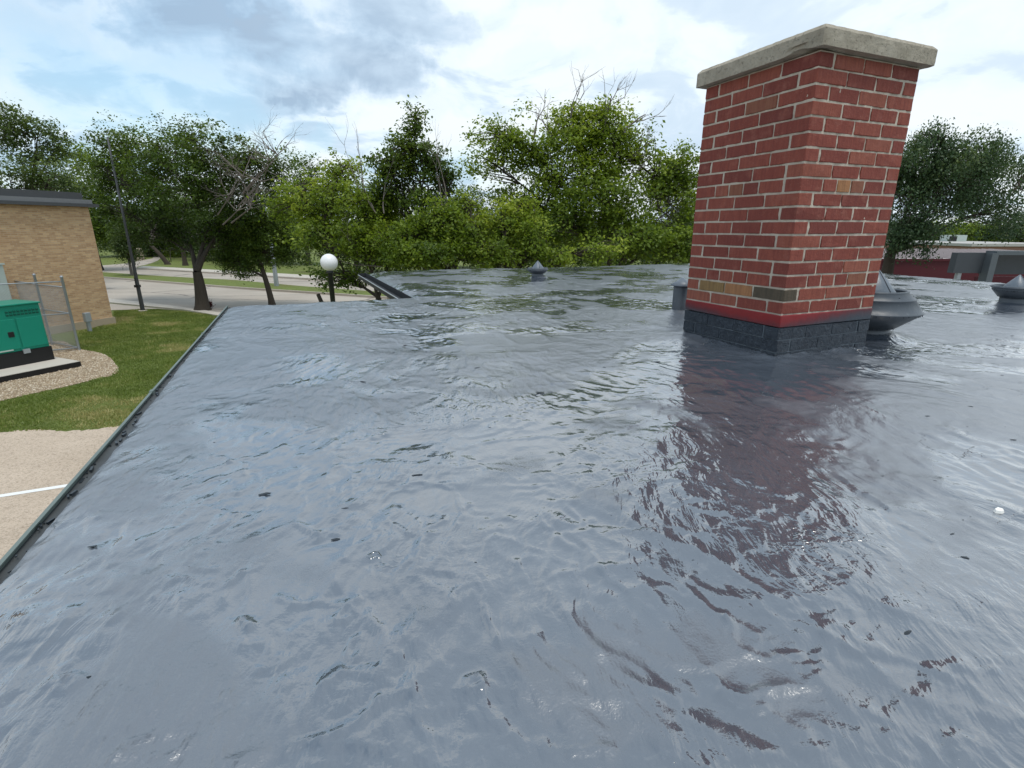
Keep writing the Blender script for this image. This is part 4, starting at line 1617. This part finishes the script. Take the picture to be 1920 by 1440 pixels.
T, n = tree('tall narrow boxelder rising to a point in the middle of the thicket', Bx(800, 15.0), .15, 3.2, [
    L(782, 235, 15, 26, 38, .8), L(765, 285, 15, 44, 36, .9), L(800, 300, 15, 42, 42), L(722, 300, 15, 30, 40, .7), L(790, 355, 15, 60, 45, .9), L(735, 360, 15.2, 44, 40, .8), L(838, 345, 15, 30, 30, .7)],
    'leaf_elm', TH, 104, size=.12, n_per=34, crad=.24, nclump=.95, low_tint=-.15)
NL += n
T, n = tree('low bushy boxelder at the foot of the thicket', Bx(800, 13.6), .12, 1.9, [
    L(770, 445, 13.5, 52, 36), L(825, 415, 13.5, 50, 42), L(800, 475, 13, 75, 26), L(885, 430, 13.8, 52, 32), L(905, 470, 13.4, 60, 30), L(725, 455, 13.8, 38, 30, .9), L(870, 385, 14.2, 30, 24, .7)],
    'leaf_box', TH, 105, size=.11, n_per=38, crad=.25, nclump=1.0, stems=3)
NL += n
T, n = tree('very large pale green boxelder with bare twigs at its crown left of the chimney', Bx(1100, 17.5), .30, 2.6, [
    L(930, 265, 17, 62, 40, .8), L(900, 300, 17, 40, 30, .6), L(980, 290, 17.2, 58, 48, .9), L(1060, 250, 17.5, 72, 50), L(1120, 235, 17.5, 62, 42), L(1150, 290, 17.3, 72, 55), L(1060, 330, 17, 80, 55), L(1225, 340, 17.5, 70, 60),
    L(1140, 380, 16.5, 90, 60), L(1250, 400, 17, 66, 62), L(1280, 330, 17.5, 50, 50, .9), L(1000, 400, 17, 60, 50), L(1060, 430, 16.2, 80, 48), L(1180, 450, 16, 90, 42), L(1280, 460, 16.4, 60, 40), L(960, 390, 17.5, 50, 40, .8)],
    'leaf_box', TH, 106, size=.135, n_per=38, crad=.33, nclump=.95, stems=2, stem_spread=.4, low_tint=.02)
NL += n
Tb = Tubes()
r = np.random.default_rng(25)
bb0 = np.array([*Bx(1100, 17.5), 0])
for (x, y, x2, y2) in ((1080, 260, 1060, 170), (1130, 250, 1160, 155), (1160, 260, 1215, 170), (1180, 300, 1225, 230), (1000, 260, 1020, 200), (1040, 260, 1000, 215), (1180, 340, 1240, 270)):
    a_ = np.array(at(x, y, Y=17.0))-bb0
    e_ = np.array(at(x2, y2, Y=17.0))-bb0
    d_ = e_-a_
    fork(Tb, a_, d_/np.linalg.norm(d_), np.linalg.norm(d_)*.72, .032, r, 3, .5, .1)
tag(link('bare_branches', Tb.mesh('bare_branches'), T, m=M['deadwood']), kind='stuff')
tag(T.children[-1], 'bare grey twigs above the leaves')
T, n = tree('yellow green boxelder shrub in front of the large one', Bx(1000, 14.0), .12, 1.6, [
    L(945, 425, 13.8, 44, 40), L(1010, 450, 13.6, 46, 40), L(1050, 480, 13.6, 46, 24), L(930, 475, 13.4, 46, 26), L(1120, 475, 13.6, 50, 22, .9), L(985, 395, 14.2, 30, 24, .7)],
    'leaf_box', TH, 107, size=.11, n_per=38, crad=.24, nclump=1.0, stems=3, low_tint=-.15)
NL += n

# right: drooping elm
T, n = tree('dark weeping elm to the right of the chimney', (at(1655, 500, Y=21).x, 21), .32, 3.0, [
    L(1740, 262, 21, 55, 30, .8), L(1790, 290, 21, 90, 48), L(1700, 320, 21, 62, 52), L(1860, 300, 21.5, 55, 36, .6), L(1760, 350, 20.5, 85, 48), L(1850, 360, 21, 62, 44, .7), L(1705, 395, 20.5, 55, 50),
    L(1745, 405, 20, 40, 40, .9), L(1885, 400, 21.5, 36, 34, .6), L(1690, 440, 20.5, 30, 28, .9), L(1742, 462, 20, 16, 18, .5), L(1930, 340, 22, 40, 60, .6), L(1640, 350, 21.5, 50, 60)],
    'leaf_blue', 'trees on the right', 108, size=.13, n_per=46, crad=.33, nclump=.95, droop=.55, lean=(.2, 0), inner=.3)
NL += n

# left: trees behind the tan building
bg = 'background trees behind the tan building'
T, n = tree('feathery green elm rising above the tan brick building', (at(60, 400, Y=38).x, 38), .35, 5.5, [
    L(20, 240, 38, 55, 42, .7), L(75, 255, 38, 50, 36, .6), L(40, 300, 38, 60, 28, .6), L(105, 290, 38, 28, 22, .5), L(-40, 260, 38, 60, 60, .7)],
    'leaf_far', bg, 109, size=.26, n_per=32, crad=.62, nclump=.85, inner=.3)
NL += n
T, n = tree('grey green tree behind the roof of the tan building', (at(40, 400, Y=34).x, 34), .3, 3.5, [
    L(20, 340, 34, 75, 34), L(100, 335, 34, 60, 34), L(-60, 340, 34, 60, 40)], 'leaf_far', bg, 110, size=.22, n_per=34, crad=.55, nclump=.9)
NL += n
T, n = tree('mid green tree between the tan building and the tall pole', (at(180, 480, Y=52).x, 52), .35, 4.5, [
    L(150, 300, 52, 45, 32, .8), L(190, 310, 52, 50, 44), L(160, 360, 52, 60, 40), L(215, 360, 52, 55, 44), L(190, 420, 52, 55, 36), L(150, 420, 52, 50, 40)],
    'leaf_box', bg, 111, size=.32, n_per=34, crad=.80, nclump=.85, low_tint=.12)
NL += n
yb = at(248, 517, z=.1)
T, n = tree('young slender tree with pale trunk on the grass median', yb, .13, 1.9, [
    L(240, 470, yb.y, 24, 22), L(246, 440, yb.y, 26, 24), L(240, 405, yb.y, 22, 24), L(232, 445, yb.y, 18, 26)],
    'leaf_far', TR, 112, size=.20, n_per=36, crad=.5, nclump=1.1, barkm='barkgrey', low_tint=-.05)
NL += n
T, n = tree('leaning dark tree beside the side street beyond the road', at(315, 496, z=0), .28, 2.2, [
    L(300, 445, 78, 40, 26), L(345, 440, 78, 36, 28), L(280, 415, 80, 44, 24), L(330, 405, 80, 44, 24)],
    'leaf_elm', TR, 113, size=.34, n_per=32, crad=.85, nclump=.9, lean=(-1.6, 0))
NL += n
T, n = tree('straight trunked tree seen behind the forked elm', at(348, 498, z=0), .26, 3.2, [
    L(375, 420, 76, 50, 32), L(360, 385, 78, 44, 26), L(410, 450, 74, 46, 26)],
    'leaf_elm', TR, 114, size=.32, n_per=32, crad=.85, nclump=.85)
NL += n
T, n = tree('round shrub on the far lawn beside the leaning tree', at(320, 491, z=0), .08, .5, [L(330, 478, 78, 22, 14)], 'leaf_box', TR, 115, size=.2, n_per=32, crad=.5, nclump=1.4, stems=3, name='shrub', cat='shrub')
T, n = tree('dark hedge like shrub beside the side street', at(262, 486, z=0), .08, .5, [L(270, 474, 92, 20, 12)], 'leaf_elm', TR, 116, size=.2, n_per=32, crad=.5, nclump=1.4, stems=3, name='shrub', cat='shrub')
rp = at(386, 580, z=0)
T, n = tree('small reddish shrub at the foot of the forked elm', (rp.x, rp.y), .03, .15, [L(388, 573, rp.y, 6, 8, 2.5)], 'leaf_red', TR, 117, size=.10, n_per=22, crad=.13, nclump=2.0, stems=4, name='shrub', cat='shrub', stem_spread=.05)

# background belt: individual trees further off filling behind the thicket
BG = 'distant trees along the horizon'
r = np.random.default_rng(77)
spots = [(-90, 330, 70, 'behind the left end of the tan building'), (120, 350, 75, 'far behind the side street on the left'), (260, 360, 80, 'behind the young tree on the median'),
         (330, 370, 88, 'straight behind the forked elm'), (420, 375, 70, 'behind the right side of the forked elm'), (490, 385, 62, 'behind the pale light pole'),
         (560, 330, 60, 'rising left of the globe lamp'), (660, 385, 50, 'behind the spreading boxelder'), (740, 400, 48, 'behind the narrow boxelder'), (850, 385, 55, 'in the gap right of the narrow boxelder'),
         (930, 385, 50, 'in the gap left of the large boxelder'), (1010, 400, 45, 'behind the lower left of the large boxelder'), (1120, 400, 45, 'behind the middle of the large boxelder'), (1240, 400, 45, 'behind the right of the large boxelder'),
         (1330, 380, 45, 'hidden behind the left edge of the chimney')]
for i, (x, y, Y, where) in enumerate(spots):
    sc = 55
    lob = [L(x+r.uniform(-30, 30), y+r.uniform(-8, 14), Y, sc*r.uniform(.7, 1), 34, .8), L(x-38, y+50, Y, 56, 40), L(x+38, y+48, Y, 56, 40), L(x, y+84, Y, 70, 32)]
    T, n = tree('distant dark green tree '+where, (at(x, y, Y=Y).x, Y), .3, 2.5, lob, 'leaf_far' if i % 3 else 'leaf_elm', BG, 200+i, size=.0052*Y+.02, n_per=26, crad=.0125*Y+.05, nclump=.75, low_tint=.05)
    NL += n
spots = [(1700, 425, 75, 'behind the weeping elm'), (1790, 430, 80, 'above the metal roof on the right'), (1850, 425, 72, 'above the slate grey structure'), (1925, 415, 70, 'at the right edge of the view'), (1990, 400, 70, 'beyond the right edge of the view')]
for i, (x, y, Y, where) in enumerate(spots):
    lob = [L(x+r.uniform(-20, 20), y, Y, 50, 20, .8), L(x-35, y+18, Y, 48, 22), L(x+35, y+18, Y, 48, 22)]
    T, n = tree('low distant tree '+where, (at(x, y, Y=Y).x, Y), .3, 2.5, lob, 'leaf_box' if i in (1, 2) else 'leaf_blue', BG, 300+i, size=.0052*Y, n_per=26, crad=.0125*Y, nclump=.8, low_tint=.18)
    NL += n
# far tree belt, countless
V, F, ti = [], [], []
r = np.random.default_rng(99)
n = 3600
ang = r.uniform(R(-62), R(62), n)
dist = r.uniform(120, 175, n)
c = np.stack([dist*np.sin(ang), dist*np.cos(ang), r.random(n)**.8*(6.0+3.5*vnoise(ang*9+50, ang*0+3))], -1)
V, F, ti = leaves(c, np.tile([0, -1, .3], (n, 1)), np.full(n, 1.6), 22, .85, r, 0, .30+.2*r.random(n))
o = link('far_trees', mesh_np('far_trees', V, F, tint=ti), m=M['leaf_far'])
tag(o, 'far belt of dark trees closing the horizon', 'trees', kind='stuff')
print('leaf quads', NL)

# ------------------------------------------------------------------ far left: parked cars, house, bollards


def car(px, py, z0, Y, rz, label, paint, group='cars parked along the side street'):
    p_ = at(px, py, Y=Y)
    t = thing('parked_car', label, 'car', (p_.x, Y, 0), rz, group)
    b = B()
    prof = [(-2.2, .35), (-2.25, .75), (-2.1, .95), (-1.4, 1.02), (-.8, 1.45), (.9, 1.48), (1.6, 1.05), (2.15, .95), (2.25, .6), (2.2, .35)]
    lo = [b.bm.verts.new((x, -.85, z)) for x, z in prof]
    hi = [b.bm.verts.new((x, .85, z)) for x, z in prof]
    k = len(prof)
    for i in range(k):
        b.bm.faces.new((lo[i], lo[(i+1) % k], hi[(i+1) % k], hi[i]))
    b.bm.faces.new(lo)
    b.bm.faces.new(hi[::-1])
    b.out('body', M[paint], t)
    for s in (-1, 1):
        w = B()
        for (x0, x1, x2, x3) in ((-1.2, -.75, .0, .0), (.06, .06, .8, 1.3)):
            vv = [w.bm.verts.new(q_) for q_ in ((x0, s*.862, 1.03), (x3 if x0 > 0 else 0, s*.862, 1.03), (x2, s*.862, 1.38), (x1, s*.862, 1.38))]
            w.bm.faces.new(vv)
        w.out('window', M['glass'], t)
        for x in (-1.4, 1.4):
            wh = B().lathe([(0, -.1), (.33, -.1), (.33, .1), (0, .1)], 14).out('wheel', M['tyre'], t, (x, s*.80, .33))
            wh.rotation_euler = (R(90), 0, 0)
    return t


car(322, 478, 0, 86, R(15), 'white car parked beyond the forked elm', 'carwhite')
car(268, 472, 0, 100, R(10), 'white car parked at the far end of the side street', 'carwhite')
car(259, 474, 0, 96, R(80), 'red car beside the dark shrub on the side street', 'carred')
hx = at(330, 470, Y=98)
t = thing('house', 'cream house with brown gable roof glimpsed behind the trees', 'house', (hx.x, 104, 0), R(-12))
B().box((0, 0, 1.4), (13, 8, 2.8)).out('wall', M['houswall'], t)
rb_ = B()
vv = [rb_.bm.verts.new(v_) for v_ in ((-7, -4.6, 2.8), (7, -4.6, 2.8), (7, 4.6, 2.8), (-7, 4.6, 2.8), (-7, 0, 4.9), (7, 0, 4.9))]
for f_ in ((0, 1, 5, 4), (3, 4, 5, 2), (0, 4, 3), (1, 2, 5), (0, 3, 2, 1)):
    rb_.bm.faces.new([vv[i] for i in f_])
rb_.out('roof', M['shingle'], t)
for x in (-4.5, -1, 2.5):
    wf = B().box((x, -4.03, 1.6), (1.5, .06, 1.2)).out('window_frame', M['white'], t)
    B().box((x, -4.07, 1.6), (1.3, .03, 1.0)).out('pane', M['glass'], wf)
for i, (x, y) in enumerate(((257, 489), (262, 488.5), (267, 488))):
    p_ = at(x, y, z=0)
    o = B().lathe([(.26, 0), (.24, 1.3), (.18, 1.5), (0, 1.58)], 10).out('bollard', M['stone'], None, (p_.x, p_.y, 0))
    tag(o, ['left stone bollard at the mouth of the side street', 'middle stone bollard at the mouth of the side street', 'right stone bollard at the mouth of the side street'][i], 'bollard', 'stone bollards at the side street')

# ------------------------------------------------------------------ right: maroon building, slate structure, far roofs
ya = 25.0
pa = at(1640, 485, Y=ya)
pb = at(1990, 487, Y=ya)
t = thing('maroon_building', 'long low maroon building with ribbed metal roof behind the right eave', 'building', (pa.x, ya, 0))
Wm = pb.x-pa.x+6
B().box((Wm/2-2, 4, pa.z/2-.05), (Wm, 8, pa.z-.1)).out('wall', M['maroon'], t)
B().box((Wm/2-2, -.02, pa.z-.06), (Wm+.1, .10, .10)).out('eave_trim', M['maroon'], t)
zr1 = at(1760, 467.5, Y=ya+8).z
rf = B()
vv = [rf.bm.verts.new(v_) for v_ in ((-2.05, -.05, pa.z), (Wm-2, -.05, pa.z), (Wm-2, 8, zr1), (-2.05, 8, zr1))]
rf.bm.faces.new(vv)
rfo = rf.out('roof', M['metalroof'], t)
rib = B()
x = -1.9
while x < Wm-2:
    dz = (zr1-pa.z)/8.05
    vv = [rib.bm.verts.new((x+sx*.02, y_, pa.z+dz*(y_+.05)+h_)) for y_ in (-.05, 8) for sx, h_ in ((-1, 0), (-1, .04), (1, .04), (1, 0))]
    for i in range(3):
        rib.bm.faces.new((vv[i], vv[i+1], vv[i+5], vv[i+4]))
    x += .42
rib.out('seam', M['metalroof'], rfo)

ys = 17.0
q0 = at(1797, 474, Y=ys)
q1 = at(1787, 512, Y=ys)
t = thing('slate_structure', 'dark slate panelled structure with leaning corner panel before the maroon building', 'structure', (q1.x, ys, 0))
zt, zb_ = q0.z-0.0, q1.z
dx = q0.x-q1.x
pb_ = B()
x38 = at(1838, 512, Y=ys).x-q1.x
for (x0, x1, lean_) in ((0, x38, dx),):
    vv = [pb_.bm.verts.new(v_) for v_ in ((x0, 0, zb_), (x1, 0, zb_), (x1+.1, 0, zt), (x0+lean_, 0, zt), (x0, .25, zb_), (x1, .25, zb_), (x1+.1, .25, zt), (x0+lean_, .25, zt))]
    for f_ in ((0, 1, 2, 3), (7, 6, 5, 4), (0, 4, 5, 1), (1, 5, 6, 2), (2, 6, 7, 3), (3, 7, 4, 0)):
        pb_.bm.faces.new([vv[i] for i in f_])
pb_.out('corner_panel', M['slate'], t)
B().box((x38+.12, -.10, (zt+.02)/2), (.20, .30, zt-.02)).out('column', M['slatelight'], t)
B().box((x38+.2+3.2, -.04, zt+.0), (6.5, .40, .12)).out('top_rail', M['slatelight'], t)
B().box((x38+.25+3.2, .30, (zt+zb_)/2-.06), (6.4, .10, zt-zb_+.0)).out('back_panel', M['slate'], t)
B().box((x38+.25+3.2, .42, zb_-.9), (6.4, .10, 1.5)).out('maroon_panel', M['maroon'], t)
B().box((.30, .15, zb_-.8), (.12, .12, 1.6)).out('leg', M['galv'], t)

# far flat-roofed buildings on the right
fb = 'flat roofed buildings far on the right'
for (x0, x1, yt, yb, Y, wm, lab) in ((1755, 1835, 459, 470, 55, 'pinkwall', 'far low brick building with pale flat roof above the metal roof'),
                                     (1822, 1990, 462, 476, 48, 'pinkwall', 'wide low brick building with pale roof line at the right edge')):
    a_ = at(x0, yt, Y=Y)
    b_ = at(x1, yt, Y=Y)
    t = thing('flat_roofed_building', lab, 'building', (a_.x, Y, 0), 0, fb)
    w = b_.x-a_.x
    B().box((w/2, 6, a_.z/2), (w, 12, a_.z)).out('wall', M[wm], t)
    B().box((w/2, 6, a_.z+.12), (w+.4, 12.4, .24)).out('roof', M['farroof'], t)
    for k in range(5):
        B().box((w*(k+.5)/5, -.02, a_.z-.9), (w*.10, .06, .8)).out('window', M['glass'], t)
pz = at(1785, 456, Y=57)
t = thing('rooftop_unit', 'white rooftop air unit on the far flat roof', 'air unit', (pz.x, 57, at(1780, 459, Y=55).z+.24))
B().box((0, 0, .35), (1.9, 1.2, .7)).out('casing', M['palebox'], t)
B().box((-.5, -.61, .35), (.8, .03, .5)).out('grille', M['black'], t)
px_ = at(1668, 478, Y=34)
t = thing('white_house', 'white sided house glimpsed through the weeping elm', 'house', (px_.x+1.5, 36, 0))
zw = at(1700, 470, Y=36).z
B().box((0, 0, zw/2), (7.5, 6, zw)).out('wall', M['farroof'], t)
rb_ = B()
vv = [rb_.bm.verts.new(v_) for v_ in ((-4, -3.3, zw), (4, -3.3, zw), (4, 3.3, zw), (-4, 3.3, zw), (-4, 0, zw+.15), (4, 0, zw+.15))]
for f_ in ((0, 1, 5, 4), (3, 4, 5, 2), (0, 4, 3), (1, 2, 5), (0, 3, 2, 1)):
    rb_.bm.faces.new([vv[i] for i in f_])
rb_.out('roof', M['shingle'], t)
for x in (-2.3, .2, 2.4):
    B().box((x, -3.02, zw-.9), (.9, .05, .8)).out('window', M['glass'], t)

scene.render.engine = 'CYCLES'
scene.cycles.max_bounces = 6
scene.cycles.diffuse_bounces = 3
scene.cycles.transmission_bounces = 3
scene.cycles.glossy_bounces = 3
print('bricks', nb)
